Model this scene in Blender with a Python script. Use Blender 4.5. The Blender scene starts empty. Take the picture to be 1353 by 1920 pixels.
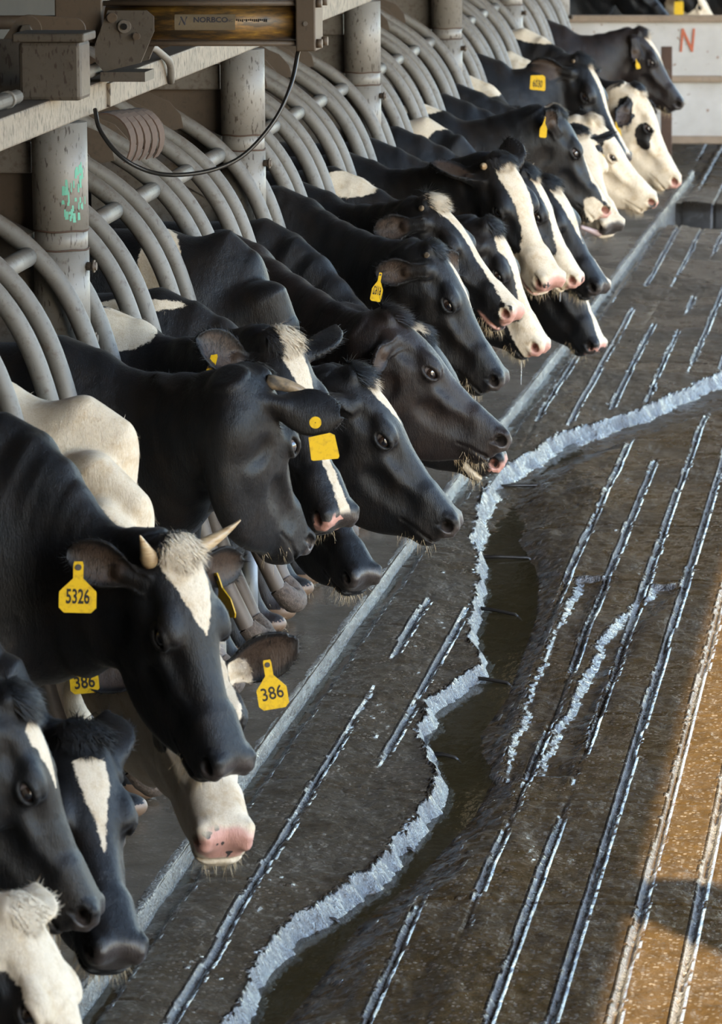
import bpy, bmesh, math, random
import numpy as np
from mathutils import Vector, Matrix

SC = bpy.context.scene
COL = SC.collection
random.seed(7)
RNG = np.random.default_rng(7)

# ---------------------------------------------------------------- camera
IW, IH, FPX = 1353.0, 1920.0, 8000.0
CAM_Z = 3.05
_yc = np.array([1750.0 - IW / 2, IH / 2 + 425.0, FPX]); _yc /= np.linalg.norm(_yc)   # the stall row runs along +Y
_ro = 0.008
_zc = np.array([-_ro, 1.0, -(_yc[1] - _ro * _yc[0]) / _yc[2]]); _zc /= np.linalg.norm(_zc)
_xc = np.cross(_yc, _zc)
if _xc[0] < 0: _xc = -_xc
MC = np.stack([_xc, _yc, _zc], 1)          # camera (right, up, forward) = MC @ world
cam_d = bpy.data.cameras.new('camera')
cam = bpy.data.objects.new('camera', cam_d); COL.objects.link(cam)
cam_d.sensor_fit = 'AUTO'; cam_d.sensor_width = 36.0
cam_d.lens = FPX / IH * 36.0
cam_d.clip_start = 0.1; cam_d.clip_end = 400
_r, _u, _f = MC[0], MC[1], MC[2]
cam.matrix_world = Matrix(((_r[0], _u[0], -_f[0], 0), (_r[1], _u[1], -_f[1], 0), (_r[2], _u[2], -_f[2], CAM_Z), (0, 0, 0, 1)))
SC.camera = cam
cam_d.dof.use_dof = True
cam_d.dof.focus_distance = 14.3
cam_d.dof.aperture_fstop = 9.0

# ---------------------------------------------------------------- light
SC.view_settings.view_transform = 'Standard'
SC.view_settings.look = 'None'
SC.view_settings.gamma = 1.0
SC.view_settings.use_curve_mapping = False
SC.view_settings.exposure = 0.0
W = bpy.data.worlds.new('world'); SC.world = W; W.use_nodes = True
wn = W.node_tree; wn.nodes.clear()
_o = wn.nodes.new('ShaderNodeOutputWorld'); _b = wn.nodes.new('ShaderNodeBackground')
_s = wn.nodes.new('ShaderNodeTexSky'); _s.sky_type = 'NISHITA'; _s.sun_disc = False
_s.sun_elevation = math.radians(38); _s.sun_rotation = math.radians(145); _s.altitude = 100
_s.air_density = 1.2; _s.dust_density = 0.8; _s.ozone_density = 2.2
_b.inputs['Strength'].default_value = 1.36
wn.links.new(_s.outputs[0], _b.inputs[0]); wn.links.new(_b.outputs[0], _o.inputs[0])
sun_d = bpy.data.lights.new('sun', 'SUN'); sun = bpy.data.objects.new('sun', sun_d); COL.objects.link(sun)
sun_d.energy = 27.0; sun_d.color = (1.0, 0.83, 0.55); sun_d.angle = math.radians(0.6)
SUN_TO = Vector((0.6, -0.8, 0.80)).normalized()          # towards the sun
sun.rotation_euler = SUN_TO.to_track_quat('Z', 'Y').to_euler()
sun.location = (6, -6, 9)

# ---------------------------------------------------------------- helpers
def proj(p):
    c = (np.asarray(p, float) - np.array([0, 0, CAM_Z])) @ MC.T
    return np.stack([IW / 2 + FPX * c[..., 0] / c[..., 2], IH / 2 - FPX * c[..., 1] / c[..., 2]], -1)
def ray(px, py): return np.array([(px - IW / 2) / FPX, (IH / 2 - py) / FPX, 1.0]) @ MC
def at_y(px, py, y): r = ray(px, py); return np.array([0, 0, CAM_Z]) + r * (y / r[1])
def at_z(px, py, z): r = ray(px, py); return np.array([0, 0, CAM_Z]) + r * ((z - CAM_Z) / r[2])
def at_x(px, py, x): r = ray(px, py); return np.array([0, 0, CAM_Z]) + r * (x / r[0])

def mesh_obj(name, verts, faces, mat=None, parent=None, smooth=True, loc=None):
    me = bpy.data.meshes.new(name)
    me.from_pydata([tuple(v) for v in verts], [], [tuple(f) for f in faces])
    return link_mesh(name, me, mat, parent, smooth, loc)
def link_mesh(name, me, mat=None, parent=None, smooth=True, loc=None):
    if smooth and len(me.polygons):
        me.polygons.foreach_set('use_smooth', np.ones(len(me.polygons), bool))
    ob = bpy.data.objects.new(name, me); COL.objects.link(ob)
    if mat is not None:
        for m in (mat if isinstance(mat, (list, tuple)) else [mat]): me.materials.append(m)
    if parent is not None: ob.parent = parent
    if loc is not None: ob.location = loc
    return ob
def empty(name, loc=(0, 0, 0)):
    o = bpy.data.objects.new(name, None); o.empty_display_size = 0.05; COL.objects.link(o); o.location = loc; return o
def tag(o, label=None, cat=None, group=None, kind=None):
    if label: o['label'] = label
    if cat: o['category'] = cat
    if group: o['group'] = group
    if kind: o['kind'] = kind
    return o

def np_mesh(me, v, q):
    me.vertices.add(len(v)); me.vertices.foreach_set('co', np.asarray(v, np.float32).ravel())
    k = q.shape[1]; me.loops.add(q.size); me.loops.foreach_set('vertex_index', q.astype(np.int32).ravel())
    me.polygons.add(len(q)); me.polygons.foreach_set('loop_start', np.arange(0, q.size, k, dtype=np.int32)); me.polygons.foreach_set('loop_total', np.full(len(q), k, np.int32))
    me.update(calc_edges=True); me.validate()

class MB:
    """collects shapes and links them as one mesh"""
    def __init__(s): s.v = []; s.f = []; s.sm = []
    def add(s, v, f, smooth=False):
        o = len(s.v); s.v += [tuple(map(float, p)) for p in v]; s.f += [tuple(i + o for i in q) for q in f]; s.sm += [smooth] * len(f); return s
    def box(s, c, size, R=None, bevel=0.0):
        sx, sy, sz = [d / 2 for d in size]
        bm = bmesh.new(); bmesh.ops.create_cube(bm, size=1.0)
        for v in bm.verts: v.co = Vector((v.co.x * 2 * sx, v.co.y * 2 * sy, v.co.z * 2 * sz))
        if bevel > 0: bmesh.ops.bevel(bm, geom=list(bm.edges), offset=bevel, segments=2, affect='EDGES', profile=0.5)
        M = Matrix.Identity(3) if R is None else R
        bm.verts.index_update()
        vs = [tuple(M @ v.co + Vector(c)) for v in bm.verts]; fs = [[v.index for v in f.verts] for f in bm.faces]
        bm.free(); return s.add(vs, fs, False)
    def tube(s, pts, rad, n=14, caps=True, closed=False):
        P = [Vector(p) for p in pts]; m = len(P)
        R = rad if isinstance(rad, (list, tuple, np.ndarray)) else [rad] * m
        T = []
        for i in range(m):
            if closed: t = P[(i + 1) % m] - P[i - 1]
            else: t = P[min(i + 1, m - 1)] - P[max(i - 1, 0)]
            T.append(t.normalized())
        up = Vector((0, 0, 1)) if abs(T[0].z) < .9 else Vector((0, 1, 0))
        a = T[0].cross(up).normalized(); vs = []; fs = []
        for i in range(m):
            if i: a = (a - T[i] * a.dot(T[i])).normalized()
            b = T[i].cross(a)
            for k in range(n):
                w = 2 * math.pi * k / n
                vs.append(P[i] + (a * math.cos(w) + b * math.sin(w)) * R[i])
        rings = m if closed else m - 1
        for i in range(rings):
            j = (i + 1) % m
            for k in range(n):
                k2 = (k + 1) % n
                fs.append((i * n + k, j * n + k, j * n + k2, i * n + k2))
        if caps and not closed:
            fs.append(tuple(range(n))[::-1][::-1]); fs.append(tuple((m - 1) * n + k for k in range(n))[::-1])
        return s.add(vs, fs, True)
    def cyl(s, a, b, r, n=16, r2=None): return s.tube([a, b], [r, r if r2 is None else r2], n)
    def prism(s, poly, ax, off, thick):
        """polygon poly [(u,v)] in the plane given by ax=(U,V,N), origin off, extruded along N"""
        U, V, N = [Vector(q) for q in ax]; o = Vector(off); n = len(poly)
        vs = [o + U * p[0] + V * p[1] for p in poly] + [o + U * p[0] + V * p[1] + N * thick for p in poly]
        fs = [tuple(range(n))[::-1], tuple(range(n, 2 * n))] + [(i, (i + 1) % n, n + (i + 1) % n, n + i) for i in range(n)]
        return s.add(vs, fs, False)
    def build(s, name, mat, parent=None, loc=None):
        me = bpy.data.meshes.new(name); me.from_pydata(s.v, [], s.f)
        bm = bmesh.new(); bm.from_mesh(me); bmesh.ops.recalc_face_normals(bm, faces=list(bm.faces)); bm.to_mesh(me); bm.free()
        ob = link_mesh(name, me, mat, parent, False, loc)
        me.polygons.foreach_set('use_smooth', np.array(s.sm, bool))
        # keep the flat caps of tubes crisp
        for p in me.polygons:
            if p.use_smooth and len(p.vertices) > 4: p.use_smooth = False
        return ob
def arc_pts(pts, r, n=6):
    """polyline with its corners rounded to radius r"""
    P = [Vector(p) for p in pts]; out = [P[0]]
    for i in range(1, len(P) - 1):
        a = (P[i - 1] - P[i]); b = (P[i + 1] - P[i]); la, lb = a.length, b.length
        a.normalize(); b.normalize(); d = min(r, la * .49, lb * .49)
        for k in range(n + 1):
            t = k / n; out.append((P[i] + a * d) * (1 - t) ** 2 + P[i] * 2 * t * (1 - t) + (P[i] + b * d) * t * t)
    out.append(P[-1]); return out

# node helper
def N(nt, kind, **kw):
    n = nt.nodes.new(kind)
    for k, v in kw.items():
        if k in n.inputs: n.inputs[k].default_value = v
        else: setattr(n, k, v)
    return n
def new_mat(name):
    m = bpy.data.materials.new(name); m.use_nodes = True; nt = m.node_tree
    return m, nt, nt.nodes['Principled BSDF']
def ramp(nt, fac, stops):
    r = nt.nodes.new('ShaderNodeValToRGB'); e = r.color_ramp.elements
    while len(e) < len(stops): e.new(0.5)
    for i, (p, c) in enumerate(stops):
        e[i].position = p; e[i].color = (*c, 1) if len(c) == 3 else c
    nt.links.new(fac, r.inputs[0]); return r
def mixc(nt, fac, a, b):
    m = nt.nodes.new('ShaderNodeMix'); m.data_type = 'RGBA'
    for s, v in ((m.inputs[0], fac), (m.inputs[6], a), (m.inputs[7], b)):
        if hasattr(v, 'is_linked'): nt.links.new(v, s)
        elif isinstance(v, (int, float)): s.default_value = v
        else: s.default_value = (*v, 1)
    return m.outputs[2]
def math_n(nt, op, a, b=None, c=None, clamp=False):
    m = nt.nodes.new('ShaderNodeMath'); m.operation = op; m.use_clamp = clamp
    for i, v in enumerate((a, b, c)):
        if v is None: continue
        if hasattr(v, 'is_linked'): nt.links.new(v, m.inputs[i])
        else: m.inputs[i].default_value = v
    return m.outputs[0]
def bump(nt, bsdf, h, strength=.3, dist=.01):
    b = nt.nodes.new('ShaderNodeBump'); b.inputs['Strength'].default_value = strength; b.inputs['Distance'].default_value = dist
    nt.links.new(h, b.inputs['Height']); nt.links.new(b.outputs[0], bsdf.inputs['Normal']); return b
def objco(nt, scale=(1, 1, 1)):
    t = nt.nodes.new('ShaderNodeTexCoord'); mp = nt.nodes.new('ShaderNodeMapping'); mp.inputs['Scale'].default_value = scale
    nt.links.new(t.outputs['Object'], mp.inputs[0]); return mp.outputs[0]
def geopos(nt, scale=(1, 1, 1)):
    t = nt.nodes.new('ShaderNodeNewGeometry'); mp = nt.nodes.new('ShaderNodeMapping'); mp.inputs['Scale'].default_value = scale
    nt.links.new(t.outputs['Position'], mp.inputs[0]); return mp.outputs[0]
def noise(nt, vec, scale, detail=4, rough=.55):
    n = nt.nodes.new('ShaderNodeTexNoise'); n.inputs['Scale'].default_value = scale; n.inputs['Detail'].default_value = detail; n.inputs['Roughness'].default_value = rough
    nt.links.new(vec, n.inputs['Vector']); return n.outputs['Fac']
# ---------------------------------------------------------------- cattle: distance fields meshed as one continuous skin
def spl(xs, ys):
    """smooth table lookup (monotone-ish cubic through the knots)"""
    xs = np.array(xs, float); ys = np.array(ys, float)
    m = np.gradient(ys, xs)
    d = np.linspace(xs[0], xs[-1], 400); i = np.clip(np.searchsorted(xs, d) - 1, 0, len(xs) - 2)
    h = xs[i + 1] - xs[i]; t = (d - xs[i]) / h
    v = (2*t**3-3*t**2+1)*ys[i] + (t**3-2*t**2+t)*h*m[i] + (-2*t**3+3*t**2)*ys[i+1] + (t**3-t**2)*h*m[i+1]
    return lambda x: np.interp(x, d, v)
def smin(a, b, k):
    h = np.maximum(k - np.abs(a - b), 0) / k
    return np.minimum(a, b) - h * h * k * .25
def smax(a, b, k): return -smin(-a, -b, k)
def d_ell(P, c, r):
    q = P - np.array(c); r = np.array(r, float)
    k0 = np.sqrt(((q / r) ** 2).sum(-1)); k1 = np.sqrt(((q / r ** 2) ** 2).sum(-1)) + 1e-9
    return k0 * (k0 - 1) / k1
def d_cap(P, a, b, ra, rb):
    a = np.array(a, float); b = np.array(b, float); ab = b - a
    t = np.clip(((P - a) @ ab) / (ab @ ab), 0, 1)
    return np.sqrt(((P - a - t[:, None] * ab) ** 2).sum(-1)) - (ra + t * (rb - ra))
def d_chain(P, pts, rs, k=.01):
    d = None
    for i in range(len(pts) - 1):
        e = d_cap(P, pts[i], pts[i + 1], rs[i], rs[i + 1]); d = e if d is None else smin(d, e, k)
    return d

H_TOP = spl([-.06,-.02,.03,.08,.15,.22,.30,.38,.46,.54,.60], [-.05,-.005,.018,.026,.026,.016,-.004,-.015,-.024,-.028,-.04])
H_BOT = spl([-.06,.0,.06,.11,.17,.23,.30,.37,.44,.50,.56,.60], [-.15,-.205,-.255,-.287,-.313,-.326,-.326,-.308,-.266,-.208,-.158,-.14])
H_WU = spl([-.06,-.01,.04,.09,.14,.19,.24,.30,.36,.43,.50,.60], [.05,.080,.100,.110,.112,.107,.096,.082,.073,.067,.063,.060])
H_WL = spl([-.06,.0,.06,.12,.18,.25,.32,.40,.48,.60], [.05,.062,.070,.075,.074,.066,.057,.050,.046,.044])
EYE = (.216, .086, -.043)
def head_field(P):
    """head frame: x poll to nose, y to the animal's left, z out of the forehead; metres"""
    Q = P.copy(); Q[:, 1] = np.abs(Q[:, 1])
    x, y, z = P[:, 0], Q[:, 1], P[:, 2]
    xc = np.clip(x, -.05, .545)
    t, b = H_TOP(xc), H_BOT(xc); zc = (t + b) / 2; hz = (t - b) / 2
    zr = np.clip((z - zc) / hz, -1.3, 1.3); s = np.clip((zr + .85) / 1.35, 0, 1); s = s * s * (3 - 2 * s)
    w = H_WL(xc) + (H_WU(xc) - H_WL(xc)) * s
    n = 2.5
    k0 = ((y / w) ** n + (np.abs(z - zc) / hz) ** n) ** (1 / n) + 1e-9
    # first-order distance
    gy = (y / w) ** (n - 1) / w; gz = (np.abs(z - zc) / hz) ** (n - 1) / hz
    g = np.sqrt(gy ** 2 + gz ** 2) / k0 ** (n - 1) + 1e-6
    d = np.where(k0 < .35, (k0 - 1) * np.minimum(w, hz), (k0 - 1) / np.maximum(g, 1 / np.maximum(w, hz)))
    dx = x - xc
    d = np.where(dx != 0, np.sqrt(np.maximum(d + .02, 0) ** 2 + dx ** 2) - .02, d)
    # muzzle, chin
    qx = np.abs(x - .490) - .048; qy = y - .024; qz = np.abs(z + .098) - .031       # blunt muzzle block
    d = smin(d, np.sqrt(np.maximum(qx, 0) ** 2 + np.maximum(qy, 0) ** 2 + np.maximum(qz, 0) ** 2) + np.minimum(np.maximum(qx, np.maximum(qy, qz)), 0) - .043, .025)
    d = smin(d, d_ell(Q, (.512, 0, -.156), (.050, .052, .030)), .02)
    d = smin(d, d_ell(Q, (.556, .042, -.064), (.034, .034, .040)), .018)         # nostril wing
    # poll, brow, cheek, face crest
    d = smin(d, d_ell(Q, (.0, 0, .0), (.040, .070, .034)), .03)
    d = smin(d, d_ell(Q, (.196, .082, -.020), (.050, .026, .026)), .03)
    d = smin(d, d_ell(Q, (.208, .082, -.045), (.050, .026, .042)), .02)
    d = smin(d, d_ell(Q, (.190, .052, -.165), (.085, .030, .080)), .03)
    d = smin(d, d_chain(Q, [(.25, .074, -.085), (.33, .062, -.092), (.41, .050, -.088)], [.010, .011, .006]), .03)
    # hollows: temple, in front of the eye, behind the mouth corner
    d = smax(d, -d_ell(Q, (.115, .125, -.045), (.05, .030, .022)), .03)
    d = smax(d, -d_ell(Q, (.285, .096, -.042), (.035, .024, .022)), .03)
    d = smax(d, -d_ell(Q, (.418, .092, -.125), (.050, .034, .042)), .03)
    d = smax(d, -d_ell(Q, (.32, .084, -.150), (.06, .022, .030)), .03)
    d = smax(d, -d_ell(Q, (.13, .10, -.20), (.045, .03, .06)), .03)
    # mouth slit, nostrils
    d = smax(d, -d_chain(Q, [(.584, 0, -.128), (.576, .035, -.131), (.548, .062, -.138), (.50, .070, -.150), (.450, .058, -.165)], [.005, .005, .005, .005, .003]), .008)
    d = smin(d, d_chain(Q, [(.528, .058, -.046), (.556, .058, -.036), (.578, .050, -.046), (.584, .050, -.070), (.574, .056, -.090)], [.008, .010, .010, .010, .008]), .012)    # rim of the nostril
    d = smax(d, -d_ell(Q, (.554, .070, -.063), (.024, .024, .017)), .006)
    d = smax(d, -d_chain(Q, [(.556, .068, -.062), (.548, .030, -.068)], [.015, .008]), .006)
    d = smax(d, -d_chain(Q, [(.546, .074, -.072), (.528, .074, -.088)], [.010, .004]), .006)
    # eye: socket and lids
    d = smax(d, -d_ell(Q, (EYE[0], EYE[1] + .018, EYE[2]), (.030, .020, .0205)), .006)
    lid = [(EYE[0] + 0.033 * math.cos(w), EYE[1] + .0215 - .010 * math.cos(w) ** 2, EYE[2] + .0200 * math.sin(w)) for w in np.linspace(0, 2 * math.pi, 13)]
    up = lid[0:7]; lo = lid[6:13]
    d = smin(d, d_chain(Q, up, [.004, .0055, .0065, .0068, .0065, .0055, .004]), .008)
    d = smin(d, d_chain(Q, lo, [.004, .0045, .005, .005, .005, .0045, .004]), .008)
    return d
# tabulated once
HG0 = np.array([-.13, 0.0, -.40]); HGH = .004; HGN = (190, 40, 122)
_ix = np.stack(np.meshgrid(*[np.arange(n) for n in HGN], indexing='ij'), -1).reshape(-1, 3)
_hp = HG0 + _ix * HGH
HGV = np.concatenate([head_field(c) for c in np.array_split(_hp, 12)]).reshape(HGN).astype(np.float32)
del _ix, _hp
def head_sample(P):
    Q = P.copy(); Q[:, 1] = np.abs(Q[:, 1])
    u = (Q - HG0) / HGH; hi = np.array(HGN) - 1.001
    uc = np.clip(u, 0, hi); out = np.sqrt((((u - uc) * HGH) ** 2).sum(-1))
    i = uc.astype(int); f = uc - i; v = 0
    for a in (0, 1):
        for b in (0, 1):
            for c in (0, 1):
                wgt = (f[:, 0] if a else 1 - f[:, 0]) * (f[:, 1] if b else 1 - f[:, 1]) * (f[:, 2] if c else 1 - f[:, 2])
                v = v + wgt * HGV[i[:, 0] + a, i[:, 1] + b, i[:, 2] + c]
    return v + out

EAR_W = spl([0, .12, .3, .5, .7, .87, .96, 1.0], [.026, .036, .054, .066, .060, .041, .022, .005])
def ear_field(P, fr, L, t):
    """fr = origin, axis, width axis, opening normal"""
    o, U, V, Nn = fr; q = P - o
    u, v, n = q @ U, q @ V, q @ Nn; r = np.clip(u / L, 0, 1); w = EAR_W(r) * L / .2
    cup = .030 * (1 - .5 * r) * L / .2
    n0 = cup * ((v / np.maximum(w, .006)) ** 2 - .45)
    th = t * (1.15 - .3 * r)
    d = smax(np.abs(n - n0) * .75 - th, np.abs(v) - w, .008)
    d = smax(d, np.maximum(u - L, -u - .03), .008)
    return smin(d, d_cap(P, o - U * .03, o + U * .035 , .034, .020), .02)

def surf_nets(f, lo, hi, h):
    """sparse naive surface nets of f over the box; returns verts, quads"""
    lo = np.array(lo); n = np.ceil((np.array(hi) - lo) / h).astype(int) + 1
    S = 4; nc = (n + S - 1) // S + 1
    ci = np.stack(np.meshgrid(*[np.arange(m) for m in nc], indexing='ij'), -1).reshape(-1, 3)
    cv = f(lo + (ci + .5) * (S * h))
    act = ci[np.abs(cv) < S * h * 1.9]
    V = np.full(nc * S, 1.0, np.float32)
    Vb = V.reshape(nc[0], S, nc[1], S, nc[2], S)
    Vb[:] = np.where(cv < 0, -1.0, 1.0).astype(np.float32).reshape(nc)[:, None, :, None, :, None]
    off = np.stack(np.meshgrid(*[np.arange(S)] * 3, indexing='ij'), -1).reshape(-1, 3)
    idx = (act[:, None, :] * S + off[None]).reshape(-1, 3)
    for c in np.array_split(np.arange(len(idx)), max(1, len(idx) // 150000)):
        k = idx[c]; V[k[:, 0], k[:, 1], k[:, 2]] = f(lo + k * h)
    sg = V < 0
    d0, d1, d2 = V.shape
    cs = np.zeros((d0 - 1, d1 - 1, d2 - 1), np.int8)
    for a in (0, 1):
        for b in (0, 1):
            for c in (0, 1): cs += sg[a:d0 - 1 + a, b:d1 - 1 + b, c:d2 - 1 + c]
    cell = np.argwhere((cs > 0) & (cs < 8))
    vid = np.full(cs.shape, -1, np.int32); vid[cell[:, 0], cell[:, 1], cell[:, 2]] = np.arange(len(cell))
    acc = np.zeros((len(cell), 3)); cnt = np.zeros(len(cell))
    corner = [(a, b, c) for a in (0, 1) for b in (0, 1) for c in (0, 1)]
    for p in corner:
        for ax in range(3):
            if p[ax]: continue
            q = list(p); q[ax] = 1
            v0 = V[cell[:, 0] + p[0], cell[:, 1] + p[1], cell[:, 2] + p[2]]; v1 = V[cell[:, 0] + q[0], cell[:, 1] + q[1], cell[:, 2] + q[2]]
            m = (v0 < 0) != (v1 < 0); t = np.where(m, v0 / np.where(m, v0 - v1, 1), 0)
            pt = np.array(p, float)[None] + np.zeros((len(cell), 3)); pt[:, ax] += t
            acc += pt * m[:, None]; cnt += m
    verts = lo + (cell + acc / cnt[:, None]) * h
    quads = []
    for ax in range(3):
        b, c = [(1, 2), (2, 0), (0, 1)][ax]
        s0 = sg; sl0 = [slice(None)] * 3; sl1 = [slice(None)] * 3; sl0[ax] = slice(0, -1); sl1[ax] = slice(1, None)
        e = np.argwhere(s0[tuple(sl0)] != s0[tuple(sl1)])
        e = e[(e[:, b] > 0) & (e[:, c] > 0) & (e[:, b] < vid.shape[b]) & (e[:, c] < vid.shape[c])]
        st = s0[e[:, 0], e[:, 1], e[:, 2]]
        def g(db, dc):
            k = e.copy(); k[:, b] -= db; k[:, c] -= dc; return vid[k[:, 0], k[:, 1], k[:, 2]]
        q = np.stack([g(0, 0), g(1, 0), g(1, 1), g(0, 1)], 1)
        q[~st] = q[~st][:, ::-1]
        quads.append(q)
    quads = np.concatenate(quads); quads = quads[(quads >= 0).all(1)]
    return verts, quads
def project(f, v, it=2, e=.001, mx=.006):
    for _ in range(it):
        d = f(v); g = np.stack([f(v + np.eye(3)[i] * e) for i in range(3)], 1) - d[:, None]
        g /= e; gg = (g ** 2).sum(1) + .05
        st = g * (d / gg)[:, None]; ln = np.sqrt((st ** 2).sum(1)) + 1e-9
        v = v - st * np.minimum(1, mx / ln)[:, None]
    return v
# ---------------------------------------------------------------- setting
def concrete_mat(name, grey, brown, dark, rough=(.22, .55), zone=False, bstr=.5):
    m, nt, b = new_mat(name); P = geopos(nt)
    big = noise(nt, P, 1.7, 5, .6); mid = noise(nt, P, 9, 5, .65); fin = noise(nt, P, 90, 3, .6)
    if zone:
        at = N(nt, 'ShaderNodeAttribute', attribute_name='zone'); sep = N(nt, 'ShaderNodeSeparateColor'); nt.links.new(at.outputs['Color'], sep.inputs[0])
        zf = math_n(nt, 'ADD', sep.outputs[0], math_n(nt, 'MULTIPLY', math_n(nt, 'SUBTRACT', mid, .5), .9), clamp=True)
    else: zf = math_n(nt, 'MULTIPLY', mid, .35)
    c = mixc(nt, zf, grey, brown)
    # exposed stones
    vo = N(nt, 'ShaderNodeTexVoronoi', feature='F1'); vo.inputs['Scale'].default_value = 78; nt.links.new(geopos(nt, (1, .7, 1)), vo.inputs['Vector'])
    vsep = N(nt, 'ShaderNodeSeparateColor'); nt.links.new(vo.outputs['Color'], vsep.inputs[0])
    st = math_n(nt, 'MULTIPLY', math_n(nt, 'LESS_THAN', vo.outputs['Distance'], .42), math_n(nt, 'GREATER_THAN', vsep.outputs[0], .52))
    st = math_n(nt, 'MULTIPLY', st, math_n(nt, 'GREATER_THAN', big, .36))
    stc = mixc(nt, vsep.outputs[1], (.24, .20, .155), (.07, .055, .045))
    c = mixc(nt, math_n(nt, 'MULTIPLY', st, .75), c, stc)
    if zone:       # broken edges painted paler, sky reflection on steep faces put into the colour
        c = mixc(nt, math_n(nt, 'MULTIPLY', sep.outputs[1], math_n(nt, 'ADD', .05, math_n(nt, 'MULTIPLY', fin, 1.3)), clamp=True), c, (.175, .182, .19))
    r = ramp(nt, mid, [(.30, (0, 0, 0)), (.68, (1, 1, 1))])
    rf = math_n(nt, 'MULTIPLY', r.outputs[0], .55)
    if zone: rf = math_n(nt, 'MULTIPLY', rf, math_n(nt, 'SUBTRACT', 1.0, sep.outputs[1]))
    c = mixc(nt, rf, c, dark)
    if zone: c = mixc(nt, sep.outputs[2], c, (.010, .008, .006))       # near-black colour inside the cross drain
    nt.links.new(c, b.inputs['Base Color'])
    rr = N(nt, 'ShaderNodeMapRange'); nt.links.new(big, rr.inputs[0])
    rr.inputs[1].default_value = .36; rr.inputs[2].default_value = .62; rr.inputs[3].default_value = rough[0]; rr.inputs[4].default_value = rough[1]
    ro = rr.outputs[0]
    fine = math_n(nt, 'ADD', math_n(nt, 'MULTIPLY', noise(nt, P, 150, 2, .6), .5), noise(nt, P, 55, 3, .6))
    if zone:
        ro = math_n(nt, 'ADD', math_n(nt, 'MULTIPLY', ro, math_n(nt, 'SUBTRACT', 1.0, sep.outputs[1])), math_n(nt, 'MULTIPLY', sep.outputs[1], .16))
    nt.links.new(ro, b.inputs['Roughness'])
    b.inputs['Specular IOR Level'].default_value = .5
    h = math_n(nt, 'ADD', math_n(nt, 'MULTIPLY', mid, .7), math_n(nt, 'ADD', math_n(nt, 'MULTIPLY', fin, .35), math_n(nt, 'MULTIPLY', st, .22)))
    if zone: h = math_n(nt, 'ADD', h, math_n(nt, 'MULTIPLY', fine, math_n(nt, 'MULTIPLY', sep.outputs[1], 3.0)))
    if name == 'curb_concrete': h = math_n(nt, 'ADD', h, math_n(nt, 'MULTIPLY', fine, 1.2))
    bump(nt, b, h, bstr, .012)
    return m
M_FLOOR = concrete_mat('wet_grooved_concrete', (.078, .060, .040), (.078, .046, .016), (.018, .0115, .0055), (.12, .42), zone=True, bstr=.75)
M_PLAT = concrete_mat('platform_concrete', (.108, .084, .056), (.086, .056, .030), (.034, .024, .014), (.13, .5), bstr=.3)
M_CURB = concrete_mat('curb_concrete', (.13, .122, .11), (.085, .072, .058), (.03, .025, .019), (.10, .30), bstr=1.0)

def sdist(X, Y, pl):
    """signed distance from points to an open polyline (positive on its right, walking along it)"""
    best = np.full(X.shape, 1e9); sg = np.ones(X.shape)
    for i in range(len(pl) - 1):
        ax, ay = pl[i]; bx, by = pl[i + 1]; dx, dy = bx - ax, by - ay
        t = ((X - ax) * dx + (Y - ay) * dy) / (dx * dx + dy * dy)
        tc = np.clip(t, 0 if i else -50, 1 if i < len(pl) - 2 else 50)
        d = np.hypot(X - ax - tc * dx, Y - ay - tc * dy); m = d < best - 1e-9
        best = np.where(m, d, best); sg = np.where(m, np.sign((X - ax) * dy - (Y - ay) * dx), sg)
    return best * np.where(sg == 0, 1, sg)
def vnoise(x, y, seed=0):
    """value noise"""
    r = np.random.default_rng(seed).random((257, 257)); xi = np.floor(x).astype(int); yi = np.floor(y).astype(int)
    fx = x - xi; fy = y - yi; fx = fx * fx * (3 - 2 * fx); fy = fy * fy * (3 - 2 * fy)
    g = lambda a, b: r[a % 257, b % 257]
    return (g(xi, yi) * (1 - fx) + g(xi + 1, yi) * fx) * (1 - fy) + (g(xi, yi + 1) * (1 - fx) + g(xi + 1, yi + 1) * fx) * fy
def fbm(x, y, seed=0, o=4):
    s = 0; a = .5
    for i in range(o): s = s + a * (vnoise(x * 2 ** i, y * 2 ** i, seed + i) - .5); a *= .5
    return s
def smooth(a, b, x):
    t = np.clip((x - a) / (b - a), 0, 1); return t * t * (3 - 2 * t)
def curb_x(Y): return np.interp(Y, [5, 11.75, 16.95, 22.9, 28.8, 33], [-2.13, -2.095, -2.06, -1.955, -1.875, -1.82])
FZ = -.062
def gp(pts, z=-.066): return [tuple(at_z(px, py, z)[:2]) for px, py in pts]
EDGE_A = gp([(330, 2060), (395, 1960), (450, 1860), (480, 1800), (540, 1725), (640, 1655), (730, 1590), (790, 1500), (812, 1430), (785, 1370), (800, 1300), (850, 1265), (900, 1235), (880, 1180), (900, 1060), (885, 1010), (900, 930), (925, 895), (975, 860), (1060, 808), (1150, 778), (1240, 743), (1353, 692), (1600, 590)])
EDGE_B = gp([(430, 2060), (490, 1960), (570, 1850), (650, 1740), (770, 1640), (870, 1530), (905, 1460), (880, 1380), (935, 1310), (960, 1230), (988, 1160), (990, 1090), (965, 1000), (965, 930), (1010, 880), (1085, 845), (1170, 815), (1300, 770), (1600, 660)], -.10)
RIDGES = [gp([(940, 1440), (970, 1330), (1010, 1230), (1050, 1130), (1083, 1070)]), gp([(1000, 1440), (1050, 1320), (1130, 1180), (1220, 1085)])]
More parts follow.
